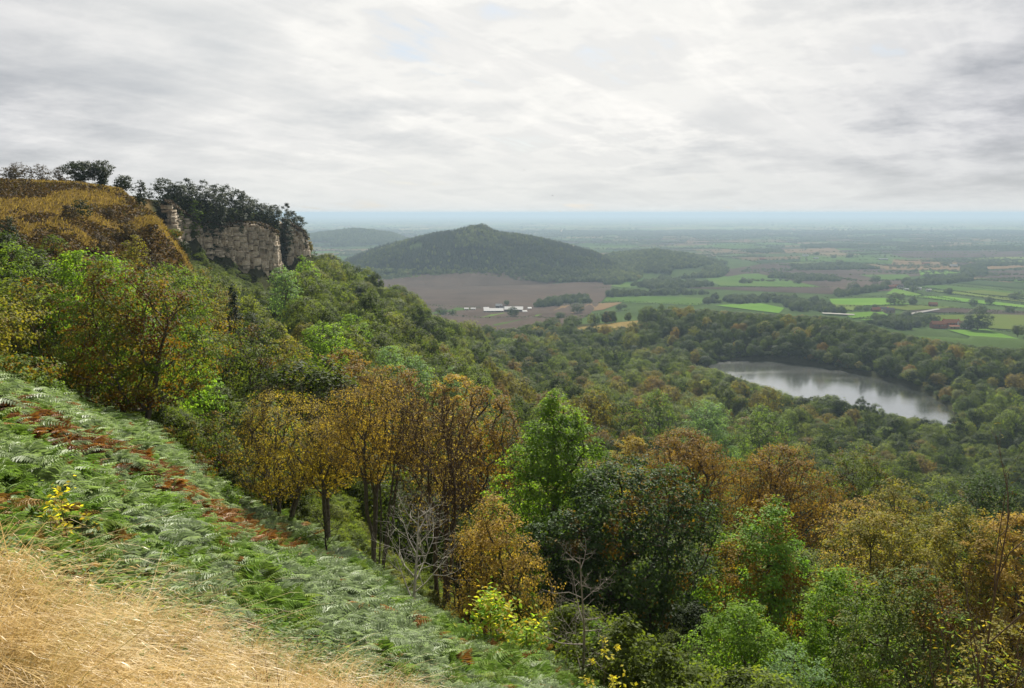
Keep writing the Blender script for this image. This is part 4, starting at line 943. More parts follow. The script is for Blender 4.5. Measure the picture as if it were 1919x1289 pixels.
# summit clump
_st = []
for k, (px, top, wpx) in enumerate([(905, 417, 16), (896, 420, 14), (884, 422, 16), (915, 423, 14)]):
    x, Y = float(ray(px, top + 8)[0]) * 2640, 2640.; z = float(Hgt(x, Y)); hgt_ = CZ + float(ray(px, top)[1]) * Y - z
    o = empty('summit_tree', (x, Y, z), label='tree in the small clump on the very top of the isolated hill', cat='tree', group='clump of trees on the hilltop')
    s_ = max(hgt_, 10) / 10; o.scale = (wpx / F * Y / 8.6, wpx / F * Y / 8.6, s_)
    ob('trunk', PROTO[k][0], o); c_ = ob('crown', PROTO[k][1], o); c_['tint'] = .12; _st.append((px, o))
number_off(_st, 'tree, {} in the small clump on the very top of the isolated hill')

# ------------------------------------------------------------------ fields of the vale
def field_mat(name, cols, rows=0.0, ang=0.0, rough=.95):
    m_, t = mat(name)
    co = t.n('ShaderNodeNewGeometry').outputs['Position']; ra = t.n('ShaderNodeObjectInfo').outputs['Random']
    n1 = t.noise(co, .012, 5, .6); n2 = t.noise(co, .12, 4, .6)
    c = t.ramp(t.m('ADD', t.m('MULTIPLY', n1, .7), t.m('MULTIPLY', n2, .3)), [(.3, cols[0]), (.5, cols[1]), (.7, cols[2])])
    c = t.mix(1.0, c, t.ramp(ra, [(0, .85), (1, 1.15)]), 'MULTIPLY')
    if rows:
        mp = t.n('ShaderNodeVectorRotate', rotation_type='Z_AXIS', ins={'Vector': co, 'Angle': ang}).outputs[0]
        wv = t.n('ShaderNodeTexWave', ins={'Vector': mp, 'Scale': rows, 'Distortion': .6, 'Detail': 1.0}).outputs['Fac']
        c = t.mix(1.0, c, t.ramp(wv, [(0, .86), (1, 1.1)]), 'MULTIPLY')
    p = t.n('ShaderNodeBsdfPrincipled', ins={'Base Color': c, 'Roughness': rough, 'Specular IOR Level': 0.0}); out(t, p.outputs[0]); return m_
FM = {'g': field_mat('pasture_green', [(.04, .075, .017), (.052, .092, .02), (.07, .10, .028)]),
      'G': field_mat('pasture_bright', [(.06, .125, .018), (.078, .15, .022), (.10, .155, .03)]),
      'y': field_mat('pasture_yellowish', [(.066, .10, .02), (.086, .115, .025), (.10, .115, .032)]),
      'd': field_mat('crop_dark', [(.027, .045, .018), (.035, .056, .02), (.045, .06, .022)], .03, .3),
      'b': field_mat('plough_brown', [(.040, .031, .025), (.058, .044, .035), (.074, .056, .044)], .028, 1.2),
      't': field_mat('stubble_tan', [(.095, .066, .036), (.12, .083, .045), (.135, .097, .05)], .035, .7),
      'r': field_mat('road_grey', [(.20, .195, .18), (.24, .23, .21), (.27, .26, .24)])}
def sheet(name, cs, mt, lift, nu=14, nv=8, **kw):
    """patch between four corners given on the ground, laid over the terrain"""
    a, b, c, d = [hit(*p)[:2] for p in cs]
    V = []
    for i in range(nu + 1):
        for j in range(nv + 1):
            s_, t_ = i / nu, j / nv; q_ = (a * (1 - s_) + b * s_) * (1 - t_) + (d * (1 - s_) + c * s_) * t_; V.append(q_)
    V = np.array(V); V = np.c_[V, Hgt(V[:, 0], V[:, 1]) + lift]
    I = np.arange((nu + 1) * (nv + 1)).reshape(nu + 1, nv + 1); Q = np.stack([I[:-1, :-1], I[1:, :-1], I[1:, 1:], I[:-1, 1:]], -1).reshape(-1, 4)
    A_, B_, C_ = V[Q[0, 0]], V[Q[0, 1]], V[Q[0, 2]]
    if np.cross((B_ - A_)[:2], (C_ - A_)[:2]) < 0: Q = Q[:, ::-1]
    return ob(name, mesh_np(name, V, [Q], FM[mt]), kind='structure', **kw)
FIELDS = [
 ('b', [(690, 523), (1150, 519), (1140, 551), (690, 574)]), ('g', [(1112, 521), (1190, 513), (1262, 537), (1165, 540)]), ('t', [(1040, 574), (1170, 566), (1130, 581), (1035, 591)]),
 ('g', [(1140, 554), (1330, 559), (1310, 573), (1130, 566)]), ('G', [(905, 587), (1050, 587), (1030, 597), (902, 598)]), ('g', [(800, 572), (905, 581), (903, 594), (800, 590)]), ('g', [(908, 603), (1030, 597), (1035, 608), (930, 612)]),
 ('b', [(1190, 536), (1360, 540), (1620, 533), (1560, 552)]), ('b', [(1310, 503), (1440, 493), (1700, 520), (1560, 537)]), ('g', [(1308, 511), (1420, 513), (1540, 539), (1350, 536)]), ('b', [(1540, 520), (1705, 519), (1690, 545), (1560, 548)]),
 ('b', [(1440, 492), (1560, 496), (1790, 512), (1690, 520)]),
 ('G', [(1340, 573), (1420, 568), (1470, 578), (1460, 588)]), ('y', [(1735, 592), (2000, 586), (2000, 626), (1745, 607)]), ('G', [(1775, 619), (1850, 618), (2000, 634), (2000, 655)]), ('b', [(1695, 584), (1790, 578), (2000, 588), (2000, 594)]),
 ('G', [(1555, 561), (1678, 559), (1705, 571), (1560, 575)]), ('G', [(1660, 552), (1676, 541), (1730, 553), (1712, 556)]), ('G', [(1583, 588), (1652, 584), (1668, 594), (1595, 598)]), ('y', [(1500, 568), (1620, 573), (1600, 583), (1540, 582)]),
 ('g', [(1700, 537), (1760, 535), (2000, 556), (2000, 565)]), ('y', [(1735, 545), (1790, 547), (2000, 572), (2000, 577)]), ('G', [(1712, 557), (1770, 556), (2000, 582), (2000, 586)]), ('y', [(1640, 575), (1710, 572), (1800, 577), (1700, 583)]),
 ('d', [(1760, 528), (1830, 525), (2000, 540), (2000, 549)]), ('g', [(1825, 522), (1930, 524), (2000, 530), (2000, 538)]), ('b', [(1838, 509), (2000, 503), (2000, 524), (1826, 520)]), ('t', [(1850, 495), (2000, 498), (2000, 503), (1850, 505)]),
 ('y', [(1805, 487), (1919, 479), (2000, 480), (2000, 495)]), ('t', [(1675, 486), (1795, 492), (1790, 500), (1670, 497)]), ('t', [(1655, 499), (1800, 500), (1820, 508), (1660, 506)]), ('g', [(1610, 516), (1700, 515), (1712, 525), (1650, 525)]),
 ('G', [(1722, 508), (1802, 509), (1790, 518), (1725, 517)]), ('b', [(1650, 471), (2000, 471), (2000, 481), (1700, 484)]), ('g', [(1500, 480), (1665, 483), (1660, 492), (1500, 491)]), ('t', [(1440, 469), (1560, 465), (1580, 472), (1440, 476)]),
 ('t', [(1290, 450), (1400, 448), (1420, 454), (1280, 457)]), ('g', [(1300, 460), (1420, 459), (1400, 466), (1320, 467)]), ('G', [(1610, 600), (1680, 600), (1720, 612), (1680, 614)]),
 ('y', [(1795, 548), (1840, 545), (2000, 562), (2000, 568)]),
]
for k, (mt, cs_) in enumerate(FIELDS): sheet('field', cs_, mt, .8 + .04 * k)
sheet('road', [(1688, 591), (1758, 580), (1762, 582), (1692, 594)], 'r', 2.6, 16, 2)
sheet('road', [(1540, 588), (1600, 591), (1602, 593), (1542, 590)], 'r', 2.7, 12, 2)

# patchwork farmland farther out: cells with shared crooked corners
gA = np.random.default_rng(31)
ca, sa = math.cos(.35), math.sin(.35); du, dv = 300., 210.
NU, NV = 66, 56; uu, vv = np.meshgrid(np.arange(NU), np.arange(NV), indexing='ij')
U_ = (uu - NU / 2) * du + gA.normal(size=uu.shape) * 46 + (vv % 2) * 60; V_ = vv * dv + 1300 + gA.normal(size=uu.shape) * 36
FX, FY = U_ * ca - V_ * sa + 1900, U_ * sa + V_ * ca - 900
DIV = 4; Vs, Qs, fcol, ho = [], [], [], []
pal = .72 * np.array([(.045, .078, .02), (.06, .105, .024), (.085, .115, .036), (.06, .044, .034), (.12, .088, .045), (.035, .055, .02), (.065, .092, .032), (.15, .115, .062)])
hedge_pts = []; wood_cells = []
o_ = 0; cell_i = 0
for i in range(NU - 1):
    for j in range(NV - 1):
        q4 = np.array([[FX[i, j], FY[i, j]], [FX[i + 1, j], FY[i + 1, j]], [FX[i + 1, j + 1], FY[i + 1, j + 1]], [FX[i, j + 1], FY[i, j + 1]]])
        m_ = q4.mean(0); c_ = W0 + F * m_[0] / max(m_[1], 1)
        if m_[1] < 2350 or m_[1] > 9500 or c_ < 300 or c_ > 2200: continue
        if hh_(q4[:, 0], q4[:, 1]).max() > 1 or ll_(q4[:, 0], q4[:, 1]).max() > 1: continue
        if m_[1] < 3300 and c_ < 1450 : 
            pass
        s_ = np.linspace(0, 1, DIV + 1); A_, B_ = np.meshgrid(s_, s_, indexing='ij')
        p_ = (q4[0] * (1 - A_[..., None]) + q4[1] * A_[..., None]) * (1 - B_[..., None]) + (q4[3] * (1 - A_[..., None]) + q4[2] * A_[..., None]) * B_[..., None]
        p_ = p_.reshape(-1, 2); Vs.append(np.c_[p_, Hgt(p_[:, 0], p_[:, 1]) + .4])
        I = np.arange((DIV + 1) ** 2).reshape(DIV + 1, DIV + 1) + o_; o_ += (DIV + 1) ** 2
        Qs.append(np.stack([I[:-1, :-1], I[1:, :-1], I[1:, 1:], I[:-1, 1:]], -1).reshape(-1, 4)); fcol.append(np.repeat(pal[gA.integers(len(pal))][None] * (.8 + .4 * gA.random()), DIV * DIV, 0))
        for e0, e1 in ((0, 1), (0, 3)):
            if gA.random() < .85:
                ln_ = np.hypot(*(q4[e1] - q4[e0])); k_ = int(ln_ / 13); f_ = gA.random(k_)
                if gA.random() < .35: f_ = f_[: k_ // 3]
                hedge_pts.append(q4[e0] + (q4[e1] - q4[e0]) * f_[:, None] + gA.normal(size=(len(f_), 2)) * 2)
        if gA.random() < .24:
            f_ = gA.random((int(150 + 200 * gA.random()), 2)); f_ = f_ * [1, .35 + .5 * gA.random()]
            wood_cells.append((q4[0] * (1 - f_[:, :1]) + q4[1] * f_[:, :1]) * (1 - f_[:, 1:]) + (q4[3] * (1 - f_[:, :1]) + q4[2] * f_[:, :1]) * f_[:, 1:])
PM, t = mat('farmland_patchwork')
base = attr(t, 'col', 'GEOMETRY', 'Color'); co = t.n('ShaderNodeNewGeometry').outputs['Position']
c = t.mix(1.0, base, t.ramp(t.noise(co, .02, 5, .6), [(.3, .75), (.7, 1.25)]), 'MULTIPLY')
out(t, t.n('ShaderNodeBsdfPrincipled', ins={'Base Color': c, 'Roughness': .95, 'Specular IOR Level': 0.0}).outputs[0])
Vs = np.concatenate(Vs); Qs = np.concatenate(Qs)
ob('farmland', mesh_np('farmland', Vs, [Qs], PM, fattr={'col': np.concatenate(fcol)}), kind='structure')
hp = np.concatenate(hedge_pts); wp = np.concatenate(wood_cells)
ex = gA.random((11000, 2)); ey_ = 8000 * (3.4 ** ex[:, 0]); exx = ey_ * ((250 + 1900 * ex[:, 1]) - W0) / F; kf = fbm(exx / 700, ey_ / 420, 3) > .5
hp = np.concatenate([hp, wp, np.c_[exx, ey_][kf]]); n = len(hp)
k_ = (hh_(hp[:, 0], hp[:, 1]) < .5) & (ll_(hp[:, 0], hp[:, 1]) < .5) & (hp[:, 1] > 2350); hp = hp[k_]; n = len(hp)
# none standing in the open middle of the fields drawn one by one
s_ = (.38 + .55 * gA.random(n)) * np.clip(hp[:, 1] / 5000, .8, 1.9)
instancer('distant_hedgerows', np.c_[hp, Hgt(hp[:, 0], hp[:, 1])], np.c_[s_ * 1.5, s_ * 1.5, s_], gA.random(n) * 6.28, gA.integers(0, len(WOODP), n), np.clip(.14 + .1 * gA.normal(size=n), 0, .5), WOODP, kind='stuff', label='far hedgerows and copses of the vale')
print('distant', n)

# ------------------------------------------------------------------ hedges, copses and single trees between the nearer fields
HLEAF = leaf_mat('leaves_hedge', [(.022, .038, .014), (.035, .058, .02), (.05, .075, .025)], transl=.25)
def hedge(pts, label, hgt_=3.0, seed=0):
    g = np.random.default_rng(seed); W_ = hits(pts); Cn = []
    for a, b in zip(W_[:-1], W_[1:]):
        n_ = max(3, int(np.hypot(*(b - a)[:2]) / .9 * 1.3)); n_ = min(n_, 620); f_ = g.random(n_)[:, None]; Cn.append(a[:2] * (1 - f_) + b[:2] * f_)
    Cn = np.concatenate(Cn); n_ = len(Cn); lump = .6 + .8 * fbm(Cn[:, 0] / 6, Cn[:, 1] / 6, 2)
    h_ = g.random(n_) ** .7 * hgt_ * lump
    c_ = np.c_[Cn + g.normal(size=(n_, 2)) * .75, Hgt(Cn[:, 0], Cn[:, 1]) + 1.2 + h_]
    LV, LF = leaf_quads(c_, np.c_[g.normal(size=(n_, 2)) * .9, .3 + g.random(n_)], 1.5 + .8 * g.random(n_), 1.2 + .6 * g.random(n_), g)
    o3 = np.array([*W_[0]]); me = mesh_np('hedge', LV - o3, [LF], HLEAF, fattr={'rnd': g.random(n_)})
    return ob('hedge', me, loc=tuple(o3), label=label, cat='hedge', group='hedges between the fields of the vale')
HED = [([(820, 591), (905, 598), (1000, 596), (1040, 599)], 'dark hedge along the near side of the farm pasture'), ([(1040, 598), (1100, 594), (1180, 583)], 'hedge climbing from the farm pasture towards the knoll'),
 ([(1130, 566), (1230, 571), (1330, 572)], 'hedge at the lower edge of the dull green field left of the bright mound'), ([(1112, 540), (1165, 541), (1262, 538)], 'hedge below the pale green field at the hill foot'),
 ([(1170, 567), (1060, 573), (1000, 577)], 'hedge between the ploughed field and the tan stubble'), ([(690, 575), (800, 574), (905, 580)], 'hedge below the big ploughed field, left of the farm'),
 ([(1310, 537), (1440, 540), (1560, 539)], 'hedge under the pale green field in the ploughland'), ([(1560, 551), (1640, 541), (1700, 533)], 'thick hedge at the right end of the ploughland'),
 ([(1545, 560), (1680, 557), (1710, 556)], 'hedge over the upper bright pasture'), ([(1550, 576), (1640, 575), (1706, 572)], 'hedge under the upper bright pasture'), ([(1500, 583), (1600, 584), (1660, 582)], 'hedge above the cottages'),
 ([(1676, 540), (1730, 554), (1800, 566)], 'hedge down the right side of the small bright field'), ([(1700, 537), (1800, 548), (1919, 567)], 'long slanting hedge, uppermost of the striped pastures'), ([(1735, 546), (1830, 558), (1919, 573)], 'long slanting hedge, second of the striped pastures'),
 ([(1712, 557), (1800, 569), (1919, 580)], 'long slanting hedge, third of the striped pastures'), ([(1706, 572), (1800, 580), (1919, 588)], 'long slanting hedge, lowest of the striped pastures'), ([(1760, 528), (1840, 525), (1919, 529)], 'hedge above the dark crop strip'),
 ([(1700, 535), (1760, 534), (1919, 549)], 'hedge below the dark crop strip'), ([(1826, 521), (1919, 525)], 'hedge under the brown field near the right edge'), ([(1840, 508), (1919, 503)], 'hedge over the brown field near the right edge'),
 ([(1800, 494), (1860, 494), (1919, 497)], 'tree-dotted hedge below the pale field at the right edge'), ([(1735, 607), (1800, 612), (1919, 628)], 'dark hedge right of the red-roofed farmhouse, under the big pasture'), ([(1735, 593), (1790, 589), (1919, 588)], 'hedge along the top of the big right-hand pasture'),
 ([(1655, 498), (1740, 500), (1800, 499)], 'hedge between the two tan stubble fields'), ([(1610, 527), (1700, 527), (1790, 519)], 'hedge under the pair of small green fields'), ([(1500, 492), (1600, 493), (1660, 493)], 'hedge below the white cottage field'),
 ([(1660, 507), (1740, 508), (1820, 509)], 'hedge under the lower stubble strip'), ([(1583, 599), (1650, 596), (1690, 593)], 'hedge beside the road below the cottages')]
for k, (p_, lab) in enumerate(HED): hedge(p_, lab, 2.8 + (k % 3) * .5, 600 + k)
VT = [(828, 590, 20), (848, 590, 14), (961, 594, 24), (1050, 597, 18), (950, 572, 12), (1392, 531, 16), (1404, 531, 12), (1495, 532, 14), (1160, 582, 16), (1170, 576, 10), (1082, 588, 24), (1778, 551, 18), (1903, 562, 22), (1823, 573, 18), (1854, 570, 18), (1837, 586, 20),
      (1712, 548, 16), (1738, 520, 14), (1690, 560, 14), (1676, 572, 30), (1710, 572, 20), (1608, 582, 14), (1624, 584, 12), (1640, 579, 14), (1770, 498, 12), (1716, 510, 9), (1592, 484, 14), (1562, 484, 10), (1574, 500, 16), (1530, 478, 10), (1890, 586, 18), (1600, 545, 22), (1660, 540, 20), (1700, 530, 16), (1640, 531, 18), (1735, 604, 26),
      (1722, 606, 24), (1752, 604, 20), (1832, 620, 52), (1812, 618, 26), (1907, 630, 26), (1700, 600, 26), (1680, 606, 24), (1655, 604, 20), (1640, 600, 18), (1720, 595, 16)]
VM = [(925, 582, 'the pale-roofed farm'), (1655, 585, 'the roadside cottages'), (1678, 541, 'the red-roofed hamlet'), (1780, 614, 'the red-roofed farmhouse'), (1505, 482, 'the far white farmhouse'), (1787, 500, 'the white barn by the stubble'), (1850, 560, 'the long striped pastures'), (1400, 525, 'the pale green field in the ploughland'), (1130, 578, 'the grassy knoll')]
_vt = {}
for k, (px, py, wpx) in enumerate(VT):
    x, Y, z = hit(px, py); o = empty('field_tree', (x, Y, z - .3), k * 1.3, label='single dark tree standing in the fields and hedges of the vale' if px < 1720 or py < 598 or px > 1850 else 'tree beside the red-roofed farmhouse', cat='tree', group='trees standing in the fields of the vale')
    if k != 38: _vt.setdefault(min(VM, key=lambda m_: math.hypot(px - m_[0], 2 * (py - m_[1])))[2], []).append((px, o))
    if k == 38: o['label'] = 'wide dark round tree to the right of the red-roofed farmhouse'; del o['group']
    s_ = wpx / F * Y / 8.8; o.scale = (s_, s_, s_ * .72); ob('trunk', PROTO[k % 6][0], o); c_ = ob('crown', PROTO[k % 6][1], o); c_['tint'] = float(.08 + .2 * (k * .618 % 1)) if k != 17 else .2
for m_, items in _vt.items():
    if len(items) == 1: items[0][1]['label'] = 'single dark tree standing in the fields near ' + m_
    else: number_off(items, 'dark field tree, {} of those around ' + m_)
COP = [[(1450, 514), (1560, 520), (1570, 529), (1440, 522)], [(1320, 562), (1440, 557), (1490, 566), (1320, 573)], [(1455, 560), (1530, 566), (1590, 590), (1480, 582)], [(1690, 531), (1800, 522), (1830, 527), (1700, 540)], [(1800, 503), (1845, 494), (1850, 516), (1805, 522)],
       [(1180, 536), (1245, 545), (1340, 536), (1250, 524)], [(1020, 566), (1100, 559), (1110, 568), (1020, 575)], [(1000, 571), (1048, 564), (1050, 574), (1005, 577)], [(1135, 551), (1250, 548), (1340, 551), (1140, 558)], [(1560, 551), (1660, 536), (1670, 542), (1570, 558)], [(1130, 528), (1160, 526), (1175, 533), (1135, 535)],
       [(1620, 607), (1700, 598), (1740, 612), (1690, 620)], [(1480, 500), (1600, 498), (1650, 505), (1500, 507)], [(1400, 470), (1460, 468), (1470, 474), (1400, 474)], [(1680, 463), (1919, 462), (1919, 470), (1690, 468)], [(1500, 461), (1640, 459), (1650, 464), (1500, 465)], [(1830, 497), (1919, 495), (1919, 499), (1830, 500)]]
X = []
for k, q4 in enumerate(COP):
    a = hits(q4)[:, :2]; A_ = .5 * abs(sum(a[i, 0] * a[(i + 1) % 4, 1] - a[(i + 1) % 4, 0] * a[i, 1] for i in range(4))); n_ = int(np.clip(A_ / 70, 12, 900)); f_ = gA.random((n_, 2))
    X.append((a[0] * (1 - f_[:, :1]) + a[1] * f_[:, :1]) * (1 - f_[:, 1:]) + (a[3] * (1 - f_[:, :1]) + a[2] * f_[:, :1]) * f_[:, 1:])
X = np.concatenate(X); X = X[fbm(X[:, 0] / 28, X[:, 1] / 28, 2) > .36]; n = len(X); s_ = .6 + .85 * gA.random(n)
instancer('valley_copses', np.c_[X, Hgt(X[:, 0], X[:, 1]) - .3], np.c_[s_, s_, s_ * (.9 + .3 * gA.random(n))], gA.random(n) * 6.28, gA.integers(0, len(WOODP), n), np.clip(.14 + .09 * gA.normal(size=n), 0, .4), WOODP, kind='stuff', label='dark copses and shelter belts among the fields of the vale')

# ------------------------------------------------------------------ buildings
WHITE = simple('white_render', [(.5, .49, .46), (.62, .61, .58)], .6, .8); BRICK = simple('red_brick', [(.20, .085, .055), (.28, .12, .075)], 1.5, .9)
TILE = simple('clay_pantiles', [(.26, .10, .05), (.36, .15, .075), (.30, .12, .06)], .8, .85); SHEETW = simple('pale_roof_sheet', [(.42, .42, .40), (.54, .53, .50)], .3, .6)
DARKW = simple('dark_cladding', [(.05, .04, .035), (.085, .07, .055)], .5, .9); STONE = simple('sandstone_wall', [(.26, .2, .14), (.34, .27, .19)], .8, .9); GLASS = simple('window_glass', [(.02, .025, .03), (.03, .035, .04)], .5, .15, spec=.6); SLATE = simple('slate_grey', [(.12, .11, .11), (.17, .16, .155)], .8, .7)
def boxm(name, x0, x1, y0, y1, z0, z1, m_):
    V = [(x, y, z) for z in (z0, z1) for x, y in ((x0, y0), (x1, y0), (x1, y1), (x0, y1))]
    return mesh_np(name, V, [[(0, 3, 2, 1), (4, 5, 6, 7), (0, 1, 5, 4), (1, 2, 6, 5), (2, 3, 7, 6), (3, 0, 4, 7)]], m_)
def building(px, py, wm, dm, eave, ridge, wallm, roofm, label, name='house', cat='house', rz=0.0, group=None, wins=3, chim=1, door=True, lift=0.0, storeys=1):
    x, Y, z = hit(px, py); o = empty(name, (x, Y, z + lift), rz, label=label, cat=cat, group=group)
    h, d = wm / 2, dm / 2
    V = [(-h, -d, -3), (h, -d, -3), (h, d, -3), (-h, d, -3), (-h, -d, eave), (h, -d, eave), (h, d, eave), (-h, d, eave), (-h, 0, ridge), (h, 0, ridge)]
    ob('wall', mesh_np('wall', V, [[(0, 1, 5, 4), (2, 3, 7, 6)], [(1, 2, 6, 9, 5), (3, 0, 4, 8, 7)]], wallm), o)
    e = .5; sl = (ridge - eave) / d; t_ = .25
    V = []
    for xx_ in (-h - e, h + e):
        V += [(xx_, -d - e, eave - sl * e + .05), (xx_, 0, ridge + .05), (xx_, d + e, eave - sl * e + .05), (xx_, -d - e, eave - sl * e + .05 + t_), (xx_, 0, ridge + .05 + t_), (xx_, d + e, eave - sl * e + .05 + t_)]
    rf = ob('roof', mesh_np('roof', V, [[(3, 9, 10, 4), (4, 10, 11, 5), (0, 1, 7, 6), (1, 2, 8, 7), (0, 6, 9, 3), (2, 5, 11, 8), (0, 3, 4, 1), (1, 4, 5, 2), (6, 7, 10, 9), (7, 8, 11, 10)]], roofm), o)
    for k in range(chim):
        cx_ = -h + 1.2 + k * (wm - 2.4); ob('chimney', boxm('chimney', cx_ - .5, cx_ + .5, -.5, .5, ridge - .8, ridge + 1.5, BRICK), rf)
    for st in range(storeys):
        zc_ = eave * (st + .5) / storeys
        for k in range(wins):
            wx_ = -h + (k + .5) * wm / wins
            if door and st == 0 and k == wins // 2: ob('door', boxm('door', wx_ - .7, wx_ + .7, -d - .08, -d + .1, -.5, 2.1, DARKW), o)
            else:
                f_ = ob('window', boxm('window', wx_ - .75, wx_ + .75, -d - .10, -d + .1, zc_ - .7, zc_ + .7, WHITE), o)
                ob('pane', boxm('pane', wx_ - .6, wx_ + .6, -d - .14, -d - .02, zc_ - .55, zc_ + .55, GLASS), f_)
    return o
building(925, 585, 36, 14, 3.4, 7.4, DARKW, SHEETW, 'left long low barn with a pale roof at the farm below the hill', 'barn', 'barn', .05, wins=4, chim=0)
building(963, 584, 34, 16, 4.2, 8.8, DARKW, SHEETW, 'right long barn with a big pale roof at the farm below the hill', 'barn', 'barn', -.06, wins=5, chim=0, lift=.8)
building(935, 579, 12, 9, 6.5, 10, DARKW, SHEETW, 'tall dark shed standing behind the two long pale-roofed barns', 'shed', 'shed', .1, wins=2, chim=0)
building(945, 581, 18, 9, 3.6, 7.5, STONE, SLATE, 'grey-roofed farmhouse between the tall shed and the right barn', 'farmhouse', 'house', -.3, wins=4, chim=2)
for k, (px, py, wm, lab) in enumerate([(887, 581, 9, 'small white outbuilding farther right of the pair left of the barns'), (874, 581, 8, 'small white outbuilding farther left of the pair left of the barns'), (911, 580, 10, 'small white shed touching the left barn'), (983, 586, 8, 'small white hut at the right end of the right barn'), (992, 580, 7, 'tiny white hut set apart beyond the right barn')]):
    building(px, py, wm, 6, 2.8, 4.6, WHITE, SHEETW, lab, 'outbuilding', 'shed', .1 * k, wins=2, chim=0)
building(1757, 615, 22, 9, 4.2, 8.2, BRICK, TILE, 'left wing of the red-roofed farmhouse above the lake wood', 'farmhouse', 'house', .12, lift=3.0, wins=5, chim=1, storeys=1)
building(1781, 614, 25, 11, 5.4, 10.2, BRICK, TILE, 'largest middle block of the red-roofed farmhouse', 'farmhouse', 'house', -.05, lift=3.0, wins=5, chim=2, storeys=2)
building(1804, 615, 16, 10, 4.6, 8.8, WHITE, TILE, 'right block of the red-roofed farmhouse with white walls and windows', 'farmhouse', 'house', .08, lift=3.0, wins=4, chim=1, storeys=1)
building(1787, 618, 15, 6, 2.4, 4.2, STONE, TILE, 'low outhouse in front of the red-roofed farmhouse', 'outhouse', 'shed', .02, lift=3.0, wins=3, chim=0)
for k, (px, py, wm, wl, rf, lab) in enumerate([(1652, 584, 16, WHITE, SLATE, 'white-walled cottage in the middle of the roadside cottages'), (1641, 585, 15, BRICK, TILE, 'red-roofed cottage at the left of the roadside cottages'), (1666, 586, 18, STONE, SLATE, 'long grey-roofed cottage at the right of the roadside cottages'), (1659, 581, 10, WHITE, TILE, 'small house behind the roadside cottages'),
    (1668, 541, 18, BRICK, TILE, 'left red-roofed house of the hamlet at the edge of the ploughland'), (1678, 540, 16, BRICK, TILE, 'middle red-roofed house of the hamlet at the edge of the ploughland'), (1687, 541, 15, WHITE, SLATE, 'white house at the right of the hamlet by the ploughland'),
    (1509, 481, 26, WHITE, SHEETW, 'white farmhouse among trees in the far fields'), (1529, 486, 20, WHITE, SHEETW, 'lone small white shed right of the far white farmhouse'), (1655, 488, 34, DARKW, SHEETW, 'bright-roofed barn in the far fields beside a copse'), (1787, 500, 26, WHITE, SHEETW, 'white barn at the end of the tan stubble fields'),
    (1735, 496, 30, BRICK, TILE, 'row of red roofs in the tan stubble fields'), (1748, 575, 15, BRICK, TILE, 'red-roofed cottage by the pale road'), (1429, 487, 24, BRICK, TILE, 'small red house beyond the ploughland ridge'), (1698, 545, 11, WHITE, SHEETW, 'first white van-sized hut in the pasture by the hamlet'), (1722, 543, 11, WHITE, SHEETW, 'second white hut in the pasture, farther from the hamlet'),
    (1740, 546, 12, WHITE, SHEETW, 'third white hut in the pasture, farthest right of the hamlet'), (1280, 433, 60, WHITE, SHEETW, 'very distant white barn in the hazy vale'), (1485, 430, 60, TILE, TILE, 'very distant reddish building in the hazy vale')]):
    building(px, py, wm, min(9, wm * .5), 3.2 if wm < 14 else 4.4, 5 if wm < 14 else 8, wl, rf, lab, 'cottage' if wm < 20 else 'farm_building', 'house', .15 * (k % 3 - 1), wins=3, chim=1 if wl is BRICK or wm < 18 else 0, storeys=1, lift=1.2)

# ------------------------------------------------------------------ bracken
def bracken_mesh(seed, nf, Lf, spread):
    g = np.random.default_rng(seed); parts = []; leaves = []; rn = []
    for k in range(nf):
        az = k * 2.4 + g.normal() * .4; L = Lf * (.7 + .5 * g.random()); tilt = spread * (.6 + .6 * g.random()); d = np.array([math.cos(az), math.sin(az)])
        s_ = np.linspace(0, 1, 20); hz_ = L * (.15 * s_ + .75 * s_ ** 2 * tilt); vz = L * (.95 * s_ - (.30 + .42 * tilt) * s_ ** 2.2)
        R_ = np.c_[d[0] * hz_, d[1] * hz_, vz]; tan = unit(np.gradient(R_, axis=0)); side = np.cross(tan, [0, 0, 1.]); side = unit(side); nr = np.cross(side, tan)
        parts.append(tubes(R_[[0, 6, 12]], R_[[3, 9, 15]], R_[[6, 12, 19]], np.array([.007, .006, .004]), np.array([.006, .005, .003]), np.array([.006, .004, .001]), 3))
        for q_ in range(5, 20):
            f_ = (q_ - 5) / 15; ln = L * .36 * (1 - f_) ** .8 * (.85 + .3 * g.random()) + .02
            for sg in (-1, 1):
                dr = unit(side[q_] * sg + tan[q_] * .45 - nr[q_] * .12 + g.normal(size=3) * .06); wv = np.cross(nr[q_], dr); w_ = ln * .25 + .016
                p0 = R_[q_]; p1 = p0 + dr * ln * .5 + nr[q_] * .01; p2 = p0 + dr * ln - nr[q_] * ln * .18
                leaves.append([p0, p1 + wv * w_ * .55, p2, p1 - wv * w_ * .55]); rn.append(g.random())
    LV = np.array(leaves).reshape(-1, 3); LF = np.arange(len(LV)).reshape(-1, 4); TV, TF = cat_vf(parts)
    V = np.concatenate([LV, TV]); return mesh_np('fronds', V, [np.concatenate([LF, TF + len(LV)])], None, fattr={'rnd': np.concatenate([rn, np.full(len(TF), .95)])})
BM, t = mat('bracken_fronds')
r = attr(t, 'rnd'); ti = attr(t, 'tint', 'INSTANCER')
c = t.ramp(ti, [(0, (.24, .29, .175)), (.3, (.21, .275, .10)), (.55, (.145, .23, .04)), (.72, (.21, .22, .05)), (.82, (.25, .14, .035)), (.93, (.24, .10, .024)), (1, (.13, .055, .02))])  # pale low end paints the silvery sheen of backlit fronds into the colour
c = t.mix(1.0, c, t.ramp(r, [(0, .75), (1, 1.25)]), 'MULTIPLY')
p = t.n('ShaderNodeBsdfPrincipled', ins={'Base Color': c, 'Roughness': .52, 'Specular IOR Level': .16})
